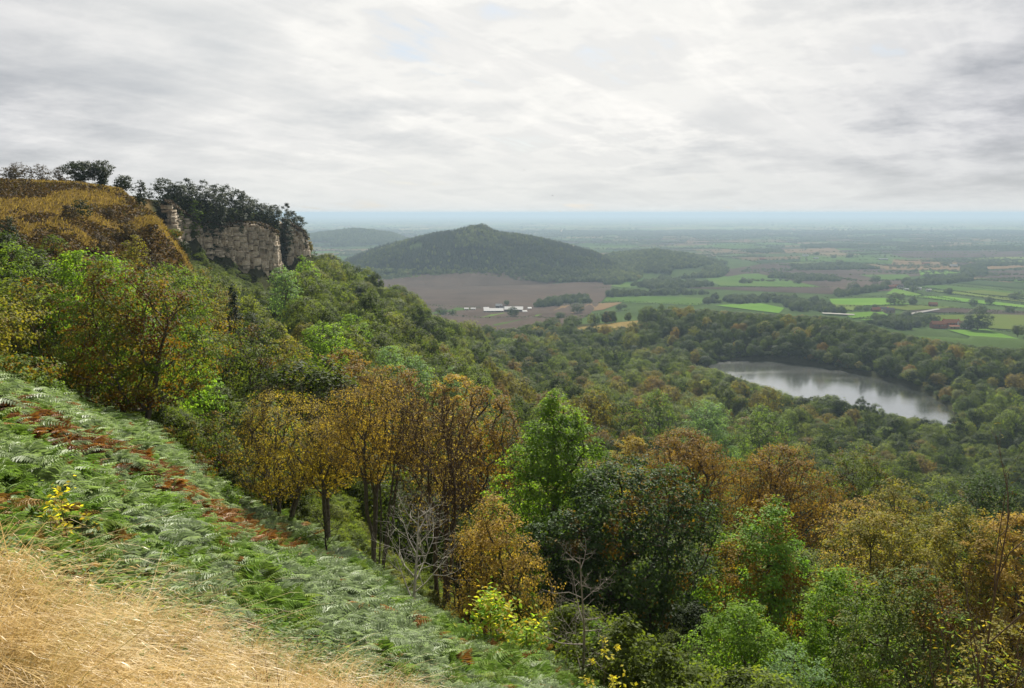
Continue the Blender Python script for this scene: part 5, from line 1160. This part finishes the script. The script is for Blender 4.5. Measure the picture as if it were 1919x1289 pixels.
mx = t.n('ShaderNodeMixShader', ins={0: .35, 1: p.outputs[0], 2: t.n('ShaderNodeBsdfTranslucent', ins={'Color': t.mix(1.0, c, (1.3, 1.45, .9), 'MULTIPLY')}).outputs[0]}); out(t, mx.outputs[0])
BRK = [bracken_mesh(500 + k, nf, L, sp) for k, (nf, L, sp) in enumerate([(6, .95, .9), (7, .8, 1.1), (5, 1.1, .8), (8, .7, 1.0)])]
for m_ in BRK: m_.materials.append(BM)
BOBJ = []
for k, (px, py, sc_, ti_, lab) in enumerate([(470, 985, 1.5, .02, 'silvery bracken clump, sheen put into its colour, beside the rust-red patch'), (520, 1010, 1.4, .02, 'silvery bracken clump just below the first one, nearer the trees'), (225, 945, 1.3, .55, 'bright green bracken clump above the rust-red hollow'), (290, 985, 1.2, .5, 'bright green bracken clump lower along the rust-red hollow')]):
    x, Y, z = hit(px, py); o = empty('bracken_plant', (x, Y, z), k * .7, label=lab, cat='fern'); o.scale = (sc_,) * 3; f_ = ob('fronds', BRK[k], o); f_['tint'] = ti_; BOBJ.append(f_)
gB = np.random.default_rng(41)
N_ = 42000; c_ = -300 + 1560 * gB.random(N_); f_ = gB.random(N_); y0_ = np.interp(c_, *BR_G) - 1.1; y1_ = np.interp(c_, *BR_F); y_ = np.sqrt(y0_ ** 2 + f_ * (y1_ ** 2 - y0_ ** 2)); x_ = (c_ - W0) / F * y_
keepw = gB.random(N_) < np.clip(y_ / 24, .25, 1) ; x_, y_, c_ = x_[keepw], y_[keepw], c_[keepw]
z_ = Hgt(x_, y_); px_, py_ = project(x_, y_, z_)
line = np.array([(-60, 770), (20, 800), (130, 860), (250, 908), (330, 955), (400, 990), (470, 1020), (540, 1062)], float)
dl = np.full(len(x_), 1e9)
for a, b in zip(line[:-1], line[1:]):
    e = b - a; tt2 = np.clip(((px_ - a[0]) * e[0] + (py_ - a[1]) * e[1]) / (e @ e), 0, 1); dl = np.minimum(dl, np.hypot(px_ - a[0] - tt2 * e[0], py_ - a[1] - tt2 * e[1]))
n1 = fbm(x_ / 2.2, y_ / 2.2, 3); n2 = fbm(x_ / 5 + 30, y_ / 5, 3)
ti = np.where(n1 > .58, .5 + .12 * gB.random(len(x_)), .02 + .32 * gB.random(len(x_)) * (n2 > .42)); ti = np.where((n2 > .66) & (gB.random(len(x_)) < .18), .75 + .1 * gB.random(len(x_)), ti)
rustw = np.clip(np.interp(px_, [-50, 60, 150, 260, 330, 400, 470, 560], [20, 26, 34, 34, 26, 40, 34, 4]) + 90 * (n1 - .5) + 30 * (n2 - .5), 0, 56); rust = dl < rustw; ti = np.where(rust & (gB.random(len(x_)) < .68), np.where((px_ > 340) & (px_ < 560), .82 + .13 * gB.random(len(x_)), .92 + .08 * gB.random(len(x_))), ti); edge = (dl > rustw) & (dl < rustw + 26) & (py_ > np.interp(px_, line[:, 0], line[:, 1])); ti = np.where(edge & (gB.random(len(x_)) < .7), .5 + .1 * gB.random(len(x_)), ti)
ti = np.where(gB.random(len(x_)) < .02, .85 + .1 * gB.random(len(x_)), ti)
sc = np.where(rust, .60, .80) * (.45 + 1.05 * gB.random(len(x_)) ** 1.4); sc *= np.clip(y_ / 20, .42, 1.0); sc *= np.clip((y_ - np.interp(c_, *BR_G) + 1.2) / 1.8, .5, 1); ok = sc > .2
sc = np.where((c_ > 700), sc * .85, sc)
tl = np.c_[gB.normal(size=len(x_)) * .2 - .04, gB.normal(size=len(x_)) * .2 + .12]
instancer('bracken', np.c_[x_, y_, z_ - .03][ok], np.c_[sc, sc, sc][ok], (gB.random(len(x_)) * 6.28)[ok], gB.integers(0, 4, ok.sum()), ti[ok], BOBJ, tilt=tl[ok], kind='stuff', label='bracken covering the bank, silvery green with rust-red patches')
print('bracken', ok.sum())

# ------------------------------------------------------------------ dry grass in front
gG = np.random.default_rng(51)
SM, t = mat('dry_grass_blades')
r = attr(t, 'rnd'); co = t.n('ShaderNodeNewGeometry').outputs['Position']; sl = t.noise(co, .75, 4, .6)
c = t.ramp(t.m('ADD', t.m('MULTIPLY', r, .42), t.m('MULTIPLY', t.smooth(sl, .28, .72), .55)), [(.12, (.18, .17, .05)), (.26, (.38, .27, .09)), (.45, (.58, .42, .17)), (.62, (.66, .51, .25)), (.85, (.74, .63, .40))])
c = t.mix(t.m('MULTIPLY', t.smooth(t.noise(t.vm('ADD', co, (7, 3, 1)), .62, 4, .6), .52, .66), .62), c, (.27, .27, .095))
c = t.mix(t.m('MULTIPLY', t.smooth(t.noise(t.vm('ADD', co, (17, 23, 1)), .95, 4, .6), .56, .68), .6), c, (.30, .19, .09))
p = t.n('ShaderNodeBsdfPrincipled', ins={'Base Color': c, 'Roughness': .45, 'Specular IOR Level': .5})
mx = t.n('ShaderNodeMixShader', ins={0: .35, 1: p.outputs[0], 2: t.n('ShaderNodeBsdfTranslucent', ins={'Color': c}).outputs[0]}); out(t, mx.outputs[0])
def blades(n, cpx, Y, hgt_, wid, lean_dir, lean_amt, g):
    x = (cpx - W0) / F * Y; z = Hgt(x, Y); a = g.random(n) * 6.28; ld = np.array(lean_dir) + g.normal(size=(n, 2)) * .55; bend = lean_amt * (.5 + g.random(n))
    B0 = np.c_[x, Y, z - .03]; up = np.c_[np.zeros((n, 2)), hgt_]; off = np.c_[ld * (bend * hgt_)[:, None], -(bend ** 2 * hgt_ * .35)]
    B1 = B0 + up * .55 + off * .32; B2 = B0 + up * .9 + off * .85; s_ = np.c_[np.cos(a), np.sin(a), np.zeros(n)] * (wid / 2)[:, None]
    B3 = B2 + np.c_[ld * .12, -.04 + 0 * x]
    V = np.stack([B0 - s_, B0 + s_, B1 + s_ * .8, B1 - s_ * .8, B2 + s_ * .55, B2 - s_ * .55, B3], 1).reshape(-1, 3); i = np.arange(n)[:, None] * 7
    return V, np.concatenate([i + [0, 1, 2, 3], i + [3, 2, 4, 5]]), i + [5, 4, 6]
N_ = 74000
c_ = -330 + 1500 * gG.random(N_); yg = np.interp(c_, *BR_G) - .35; ymin_ = np.interp(c_, [-300, 0, 400, 870, 1100], [2.6, 2.8, 3.6, 5.5, 6]); f_ = gG.random(N_); Y_ = ymin_ + (yg - ymin_) * f_ ** .85
nT = 900; tc_ = -330 + 1500 * gG.random(nT); tym = np.interp(tc_, [-300, 0, 400, 870, 1100], [2.6, 2.8, 3.6, 5.5, 6]); tY = tym + (np.interp(tc_, *BR_G) - .3 - tym) * gG.random(nT) ** .85; tH = .55 + 1.0 * gG.random(nT) ** 1.5; tR = gG.random(nT)
ti_ = gG.integers(0, nT, N_); inT = gG.random(N_) < .62; Y_ = np.where(inT, tY[ti_] + gG.normal(size=N_) * .11, Y_); c_ = np.where(inT, tc_[ti_] + gG.normal(size=N_) * .11 * F / tY[ti_], c_)
hT = np.where(inT, tH[ti_], .6); rT = np.where(inT, tR[ti_], gG.random(N_))
tuft = fbm((c_ - W0) / F * Y_ * 1.6, Y_ * 1.6, 3); k_ = (tuft > .30) & (Y_ > 2.3); hT, rT = hT[k_], rT[k_]; c_, Y_, tuft = c_[k_], Y_[k_], tuft[k_]; n = len(c_)
h_ = (.22 + .42 * gG.random(n) ** 1.3) * (.5 + 1.0 * tuft) * hT
V, Q4, T3 = blades(n, c_, Y_, h_, .0045 + .0045 * gG.random(n), (.75, -.35), .8, gG)
rn = np.clip(.5 * gG.random(n) + .5 * rT, 0, 1); tipk = np.where((gG.random(n) < .34) & (h_ > .2))[0]; tp = V.reshape(-1, 7, 3)[tipk, 6]; dn = unit(tp - V.reshape(-1, 7, 3)[tipk, 4]); L_ = .03 + .05 * gG.random(len(tipk)); sd_ = unit(np.cross(dn, gG.normal(size=dn.shape))) * (.0025 + .003 * gG.random(len(tipk)))[:, None]
SH = np.stack([tp - dn * L_[:, None] * .4, tp + sd_, tp + dn * L_[:, None] * .6 + [0, 0, -.012], tp - sd_], 1).reshape(-1, 3)
ob('dry_grass', mesh_np('dry_grass', np.concatenate([V, SH]), [np.concatenate([Q4, np.arange(len(SH)).reshape(-1, 4) + len(V)]), T3], SM, fattr={'rnd': np.concatenate([rn, rn, .4 + .5 * gG.random(len(tipk)), rn])}), kind='stuff', label='tall dry golden grass on the near bank')
# leafy herbs mixed through the grass and the edge of the bracken
GL = leaf_mat('leaves_herb', [(.09, .15, .06), (.13, .20, .085), (.20, .24, .08)], transl=.4)
N_ = 14000; c_ = -300 + 1500 * gG.random(N_); yg = np.interp(c_, *BR_G); Y_ = yg + gG.normal(size=N_) * 1.0 + .2; far2 = gG.random(N_) < .45; Y_ = np.where(far2, yg + gG.random(N_) * 14, Y_); ptc = fbm((c_ - W0) / F * Y_ * .8 + 9, Y_ * .8, 3)
k_ = (ptc > .45) & (Y_ > 4) & (Y_ < np.interp(c_, *BR_F)); c_, Y_ = c_[k_], Y_[k_]; x = (c_ - W0) / F * Y_; n = len(x)
LV, LF = leaf_quads(np.c_[x, Y_, Hgt(x, Y_) + .08 + .35 * gG.random(n)], np.c_[gG.normal(size=(n, 2)) * .5, np.ones(n)], .06 + .05 * gG.random(n), .035 + .03 * gG.random(n), gG)
ob('leafy_herbs', mesh_np('leafy_herbs', LV, [LF], GL, fattr={'rnd': gG.random(n)}), kind='stuff', label='low leafy herbs along the edge of the dry grass')
N_ = 7000; c_ = -330 + 620 * gG.random(N_); Y_ = 3.6 + 4.6 * gG.random(N_); ptc = fbm((c_ - W0) / F * Y_ * 1.1 + 3, Y_ * 1.1 + 5, 3); k_ = ptc > .56; c_, Y_ = c_[k_], Y_[k_]; x = (c_ - W0) / F * Y_; n = len(x)
LV, LF = leaf_quads(np.c_[x, Y_, Hgt(x, Y_) + .05 + .2 * gG.random(n)], np.c_[gG.normal(size=(n, 2)) * .5, np.ones(n)], .03 + .03 * gG.random(n), .02 + .02 * gG.random(n), gG)
ob('grass_herbs', mesh_np('grass_herbs', LV, [LF], GL, fattr={'rnd': gG.random(n)}), kind='stuff', label='small grey-green herbs in the gaps of the dry grass')

# moor slope: grass tufts and heather
N_ = 60000; c_ = -350 + 740 * gG.random(N_); lim = np.interp(c_, [-400, 0, 150, 300, 380, 420], [82, 90, 95, 107, 127, 160]); Y_ = lim + (212 - lim) * gG.random(N_); x = (c_ - W0) / F * Y_
n1 = fbm(x / 9, Y_ / 9, 4); n2 = fbm(x / 2.2 + 50, Y_ / 2.2, 3); gold = (n1 + .35 * (n2 - .5) + .12 * np.clip((Y_ - 120) / 60, -1, 1)) > .60
ok = gold & (gG.random(N_) < .9); n = ok.sum(); MG = leaf_mat('leaves_moor_grass', [(.085, .060, .026), (.16, .112, .05), (.27, .195, .09)], transl=.3)
V, Q4, T3 = blades(n, c_[ok], Y_[ok], .45 + .5 * gG.random(n), .10 + .10 * gG.random(n), (.6, -.3), .7, gG); rn = gG.random(n)
ob('moor_grass', mesh_np('moor_grass', V, [Q4, T3], MG, fattr={'rnd': np.concatenate([rn, rn, rn])}), kind='stuff', label='golden grass over the top of the moor slope')
ok = ~gold; n = ok.sum(); HM_ = leaf_mat('leaves_heather', [(.030, .022, .012), (.055, .036, .018), (.075, .045, .018), (.05, .055, .018)], transl=.2, rough=.8, spec=.12)
LV, LF = leaf_quads(np.c_[x[ok], Y_[ok], Hgt(x[ok], Y_[ok]) + .1 + .55 * gG.random(n) * n2[ok] * 2], np.c_[gG.normal(size=(n, 2)) * .8, np.ones(n)], .35 + .35 * gG.random(n), .3 + .25 * gG.random(n), gG)
ob('heather', mesh_np('heather', LV, [LF], HM_, fattr={'rnd': gG.random(n)}), kind='stuff', label='dark heather and dead bracken on the moor slope')

# heath hanging over the rim of the rock
X_ = np.concatenate([np.c_[np.interp(gG.random(1500), np.linspace(0, 1, len(X)), np.arange(len(X))), np.full(1500, i)] for i, X in enumerate(CLIFFTOP)])
pr = []
for t_, i in X_:
    X = CLIFFTOP[int(i)]; k = min(int(t_), len(X) - 2); pr.append(X[k] * (1 - t_ + k) + X[k + 1] * (t_ - k))
pr = np.array(pr); n = len(pr); dn_ = gG.random(n) ** 1.6 * (.6 + 4.2 * np.clip(fbm(pr[:, 0] / 3, pr[:, 1] / 3, 2) - .3, 0, 1)); k_ = gG.random(n)
LV, LF = leaf_quads(np.c_[pr[:, 0] + 1.0 - 3.2 * k_, pr[:, 1] - .5 + 2.2 * k_, pr[:, 2] + .9 - dn_ * (k_ < .5) + .6 * gG.random(n)], np.c_[.5 + gG.normal(size=n) * .7, -.4 + gG.normal(size=n) * .7, .5 + gG.random(n)], .5 + .5 * gG.random(n), .4 + .4 * gG.random(n), gG)
ob('rim_heath', mesh_np('rim_heath', LV, [LF], HM_, fattr={'rnd': gG.random(n)}), kind='stuff', label='brown heath hanging over the top of the rock faces')

# undergrowth below the near trees
BU = [tree_meshes(700 + k, hh, rr, .0, 'dome', n=130, lpc=44, leaf=.085, clump=.2, trunk=.04, lmat=FOREST, sides=3, voids=4)[1] for k, (hh, rr) in enumerate([(1.6, 1.3), (2.2, 1.2), (1.2, 1.5)])]
UO = []
for k, (px, py, ti_, lab) in enumerate([(1190, 1215, .32, 'dark green bramble mound in the shady hollow behind the dead sapling'), (1250, 1262, .28, 'lower dark bramble mound right of the dead sapling'), (745, 1105, .5, 'green bush at the foot of the dark slender trunks')]):
    x, Y, z = hit(px, py); o = empty('bramble_bush', (x, Y, z), k, label=lab, cat='bush'); f_ = ob('foliage', BU[k], o); f_['tint'] = ti_; UO.append(f_)
N_ = 5200; c_ = 250 + 1900 * gG.random(N_); y0_ = np.maximum(np.interp(c_, *BR_F), 12); Y_ = y0_ + (74 - y0_) * gG.random(N_); x = (c_ - W0) / F * Y_; n = N_; s_ = .55 + .8 * gG.random(n); pn = fbm(x / 6, Y_ / 6, 3)
k_ = pn > .36; x, Y_, s_, pn = x[k_], Y_[k_], s_[k_], pn[k_]; n = len(x)
cl = 325 + 270 * gG.random(2600); Yc_ = 128 + 262 * gG.random(2600); xc_ = (cl - W0) / F * Yc_; slp = np.abs(Hgt(xc_ + .6, Yc_) - Hgt(xc_ - .6, Yc_)) + np.abs(Hgt(xc_, Yc_ + .6) - Hgt(xc_, Yc_ - .6)); kk = (slp < 2.6) & ~((cl < 385) & (Yc_ < 165)); xc_, Yc_ = xc_[kk], Yc_[kk]
x = np.r_[x, xc_]; Y_ = np.r_[Y_, Yc_]; s_ = np.r_[s_, .8 + .8 * gG.random(len(xc_))]; pn = np.r_[pn, .45 + .15 * gG.random(len(xc_))]; n = len(x); ccol = W0 + F * x / Y_; pn = np.where((ccol > 540) & (ccol < 900) & (Y_ < 50), np.maximum(pn, .5) + .28, pn); s_ = np.where((ccol > 540) & (ccol < 900) & (Y_ < 50), s_ * .55, s_)  # scrub in the clearing: fresher green, with its sunlight put into the tint
instancer('undergrowth', np.c_[x, Y_, Hgt(x, Y_) - .1], np.c_[s_, s_, s_ * (.6 + .6 * gG.random(n))], gG.random(n) * 6.28, gG.integers(0, 3, n), np.clip(.42 + .6 * (pn - .5) + .16 * gG.normal(size=n), .1, .78), UO, kind='stuff', label='scrub and brambles under the trees below the bracken bank')

# ------------------------------------------------------------------ bare saplings, young shoots, dry stems
def branchy(seed, H, levels, spread, r0, up=.35, kids=(5, 9), lead=True, curve=.18, ratio=.5):
    g = np.random.default_rng(seed); A, M, B, ra, rb, tips = [], [], [], [], [], []
    def grow(p, d, L, r, lv):
        k = 4 if lv == 0 else 3; st = p; nodes_ = [p]
        for i in range(k):
            d = unit(d + g.normal(size=3) * curve * (.3 if lv == 0 else 1) + np.array([0, 0, up * (.15 if lv == 0 else .35)])); e = st + d * L / k; r1 = r * (1 - .8 * (i + 1) / k) + .0015; r0_ = r * (1 - .8 * i / k) + .0015
            A.append(st); B.append(e); M.append((st + e) / 2); ra.append(r0_); rb.append(r1); st = e; nodes_.append(e)
        if lv < levels:
            n_ = int(g.integers(*kids)) * (2 if lv == 0 else 1)
            for q_ in range(n_):
                f_ = (.18 if lv == 0 else .2) + (.8 if lv == 0 else .75) * (q_ + g.random()) / n_; seg = min(k - 1, int(f_ * k)); b_ = nodes_[seg] + (nodes_[seg + 1] - nodes_[seg]) * (f_ * k - seg)
                az = q_ * 2.4 + g.normal() * .5; t_ = unit(nodes_[seg + 1] - nodes_[seg]); s1 = unit(np.cross(t_, [.3, .5, .81])); s2 = np.cross(t_, s1); dd = unit(t_ * (1 - spread) + (s1 * math.cos(az) + s2 * math.sin(az)) * spread)
                grow(b_, dd, L * ratio * (1.15 - .75 * f_) * (.8 + .4 * g.random()), r * .42 * (1.1 - .5 * f_), lv + 1)
        else: tips.append(nodes_[-1])
        if lv == levels - 1: tips.append(nodes_[-1])
    grow(np.array([0, 0, -.1]), np.array([g.normal() * .04, g.normal() * .04, 1.]), H, r0, 0)
    V, Q = tubes(np.array(A), np.array(M), np.array(B), np.array(ra), (np.array(ra) + np.array(rb)) / 2, np.array(rb), 4)
    return V, Q, np.array(tips)
def sapling(name, px, top, Y, label, seed, cat='sapling', bark=BARK_PALE, sp=None, leaf=.06, nl=0, lsp=.05, r0=.03, aspect=.5, pyb=None, **kw):
    u, tz = ray(px, top); x = float(u * Y); z = float(Hgt(x, Y)); H = max(.5, CZ + float(tz) * Y - z); V, Q, tips = branchy(seed, H * .9, r0=r0, **kw)
    print('SAP', name, px, 'H', round(H, 2))
    o = empty(name, (x, Y, z), label=label, cat=cat); ob('trunk', mesh_np('trunk', V, [Q], bark, True), o)
    if nl:
        g = np.random.default_rng(seed + 1); tips = tips[tips[:, 2] > H * .25] if len(tips[tips[:, 2] > H * .25]) else tips; i = g.integers(0, len(tips), nl); sz = leaf * (.6 + .7 * g.random(nl))
        LV, LF = leaf_quads(tips[i] + g.normal(size=(nl, 3)) * lsp, np.c_[g.normal(size=(nl, 2)) * .6, .6 + g.random(nl)], sz, sz * aspect, g); ob('foliage', mesh_np('foliage', LV, [LF], lm(sp), fattr={'rnd': g.random(nl)}), o)
    return o
sapling('dead_tree', 768, 935, 25, 'pale grey leafless dead tree with forked crooked branches before the dark trunks', 801, 'dead tree', levels=3, spread=.66, r0=.062, up=.6, kids=(4, 7), ratio=.66)
sapling('dead_sapling', 1095, 1000, 19, 'bare dead sapling with whitish twigs at the bottom, in front of the shady hollow', 802, 'dead tree', levels=3, spread=.7, r0=.045, up=.45, kids=(4, 7), ratio=.5, bark=simple('bark_pale_twigs', [(.14, .12, .09), (.26, .23, .19)], 7, .8))
sapling('bare_sapling', 610, 935, 30, 'thin bare sapling among the slender dark trunks left of the tall orange tree', 803, 'sapling', bark=BARK_DARK, levels=2, spread=.6, r0=.04, kids=(4, 7))
sapling('yellow_sapling', 118, 897, 9.6, 'tallest of three yellow-leaved saplings standing in the bracken at the left', 811, bark=TWIG, sp='yellow', nl=70, leaf=.075, lsp=.06, r0=.008, levels=1, spread=.4, kids=(3, 5), aspect=.65)
sapling('yellow_sapling', 88, 938, 9.8, 'leaning yellow-leaved sapling left of the tallest one in the bracken', 812, bark=TWIG, sp='yellow', nl=36, leaf=.07, lsp=.05, r0=.007, levels=1, spread=.4, kids=(2, 4), aspect=.65)
sapling('yellow_sapling', 150, 947, 9.4, 'small russet-topped sapling right of the tallest yellow one in the bracken', 813, bark=TWIG, sp='gold', nl=30, leaf=.07, lsp=.05, r0=.006, levels=1, spread=.35, kids=(2, 4), aspect=.65)
sapling('young_maple', 918, 1110, 22, 'bright yellow-green shrub with red-tipped shoot where the bracken meets the dry grass', 821, 'shrub', bark=TWIG, sp='yellowgreen', nl=620, leaf=.17, lsp=.20, r0=.03, levels=2, spread=.6, kids=(4, 7), aspect=.55)
sapling('young_maple', 985, 1165, 21, 'low spreading yellow-green bush just right of the red-tipped one', 822, 'shrub', bark=TWIG, sp='yellowgreen', nl=560, leaf=.15, lsp=.24, r0=.025, levels=2, spread=.8, kids=(4, 7), aspect=.55)
sapling('yellow_sapling', 1130, 1195, 17, 'slim orange-yellow sapling right beside the dead sapling at the bottom', 823, bark=TWIG, sp='yellow', nl=90, leaf=.11, lsp=.05, r0=.01, levels=1, spread=.3, kids=(3, 5), aspect=.45)
sapling('yellow_sapling', 1178, 1238, 17, 'low yellow-leaved sapling at the bottom, in the dark right of the dead sapling', 824, bark=TWIG, sp='yellow', nl=60, leaf=.10, lsp=.07, r0=.01, levels=1, spread=.5, kids=(3, 5), aspect=.7)
sapling('tall_sapling', 1905, 862, 15, 'tall thin sapling with few yellow leaves rising at the right edge', 831, bark=TWIG, sp='olive', nl=60, leaf=.08, lsp=.12, r0=.05, levels=2, spread=.4, kids=(3, 5), aspect=.35, up=.5)
sapling('tall_sapling', 1862, 1120, 14, 'willow shoot with narrow yellow-green leaves in the bottom right corner', 832, bark=TWIG, sp='yellowgreen', nl=420, leaf=.12, lsp=.14, r0=.05, levels=2, spread=.45, kids=(4, 6), aspect=.24, up=.5)
sapling('tall_sapling', 1775, 1120, 16, 'slender reddish shoot over the hawthorn at the bottom right', 833, bark=TWIG, sp='yellowgreen', nl=160, leaf=.10, lsp=.12, r0=.04, levels=2, spread=.4, kids=(3, 5), aspect=.3, up=.5)
_ds = []
for k, (px, top, Y) in enumerate([(415, 1165, 9.2), (428, 1150, 9.6), (452, 1158, 9.0), (480, 1178, 9.3), (498, 1182, 9.8), (398, 1188, 8.6), (335, 1150, 9.4), (205, 1170, 7.4), (520, 1196, 9.6)]):
    _o = sapling('dry_stem', px, top, Y, 'thin reddish dead flower stem standing in the dry grass', 840 + k, 'plant stem', bark=simple('stem_red_brown', [(.16, .085, .04), (.24, .13, .06)], 9, .8) if k == 0 else bpy.data.materials['stem_red_brown'], levels=1, spread=.3, r0=.005, kids=(3, 5), ratio=.3); _o['group'] = 'dead flower stems in the dry grass'; _ds.append((px, _o))
number_off(_ds, 'thin reddish dead flower stem, {} in the dry grass')

# ------------------------------------------------------------------ birds over the vale
BIRD = simple('bird_dark', [(.015, .015, .018), (.03, .03, .035)], 4, .6)
def bird_mesh(flap):
    V = [(0, -.085, 0), (.018, -.03, .012), (-.018, -.03, .012), (.016, .05, .008), (-.016, .05, .008), (0, .0, -.022), (.03, .12, 0), (-.03, .12, 0), (0, .07, 0)]
    Fc = [(0, 1, 2), (1, 3, 4), (1, 4, 2), (0, 5, 1), (0, 2, 5), (1, 5, 3), (2, 4, 5), (3, 5, 4), (3, 6, 8), (4, 8, 7), (3, 8, 4)]
    body = mesh_np('body', V, [Fc], BIRD); W_ = [(.012, -.035, .01), (.014, .02, .008), (.09, -.045, .01 + flap * .05), (.08, .01, .01 + flap * .05), (.19, .03, .01 + flap * .07)]
    wing = mesh_np('wing', W_, [[(0, 2, 3), (0, 3, 1), (2, 4, 3)]], BIRD); W2 = [(-a, b, c) for a, b, c in W_]; wing2 = mesh_np('wing', W2, [[(0, 3, 2), (0, 1, 3), (2, 3, 4)]], BIRD); return body, wing, wing2
_bd = []
BD = [bird_mesh(f_) for f_ in (1, -.4, .3)]
for k, (px, py) in enumerate([(888, 424), (903, 434), (1075, 461), (1083, 446), (1052, 432), (1071, 521), (1035, 523), (1035, 366), (1049, 396), (1105, 492), (982, 318), (1160, 507)]):
    Y = 62. + 9 * (k % 4); u, tz = ray(px, py); o = empty('bird', (float(u) * Y, Y, CZ + float(tz) * Y), k * 1.1, label='small dark bird flying over the vale', cat='bird', group='birds over the vale'); o.rotation_euler[1] = .3 * math.sin(k * 2.1); o.scale = (.9,) * 3
    for n_, m_ in zip(('body', 'wing', 'wing'), BD[k % 3]): ob(n_, m_, o)
    _bd.append((px + .001 * py, o))
number_off(_bd, 'small dark bird, {} of those flying over the vale')
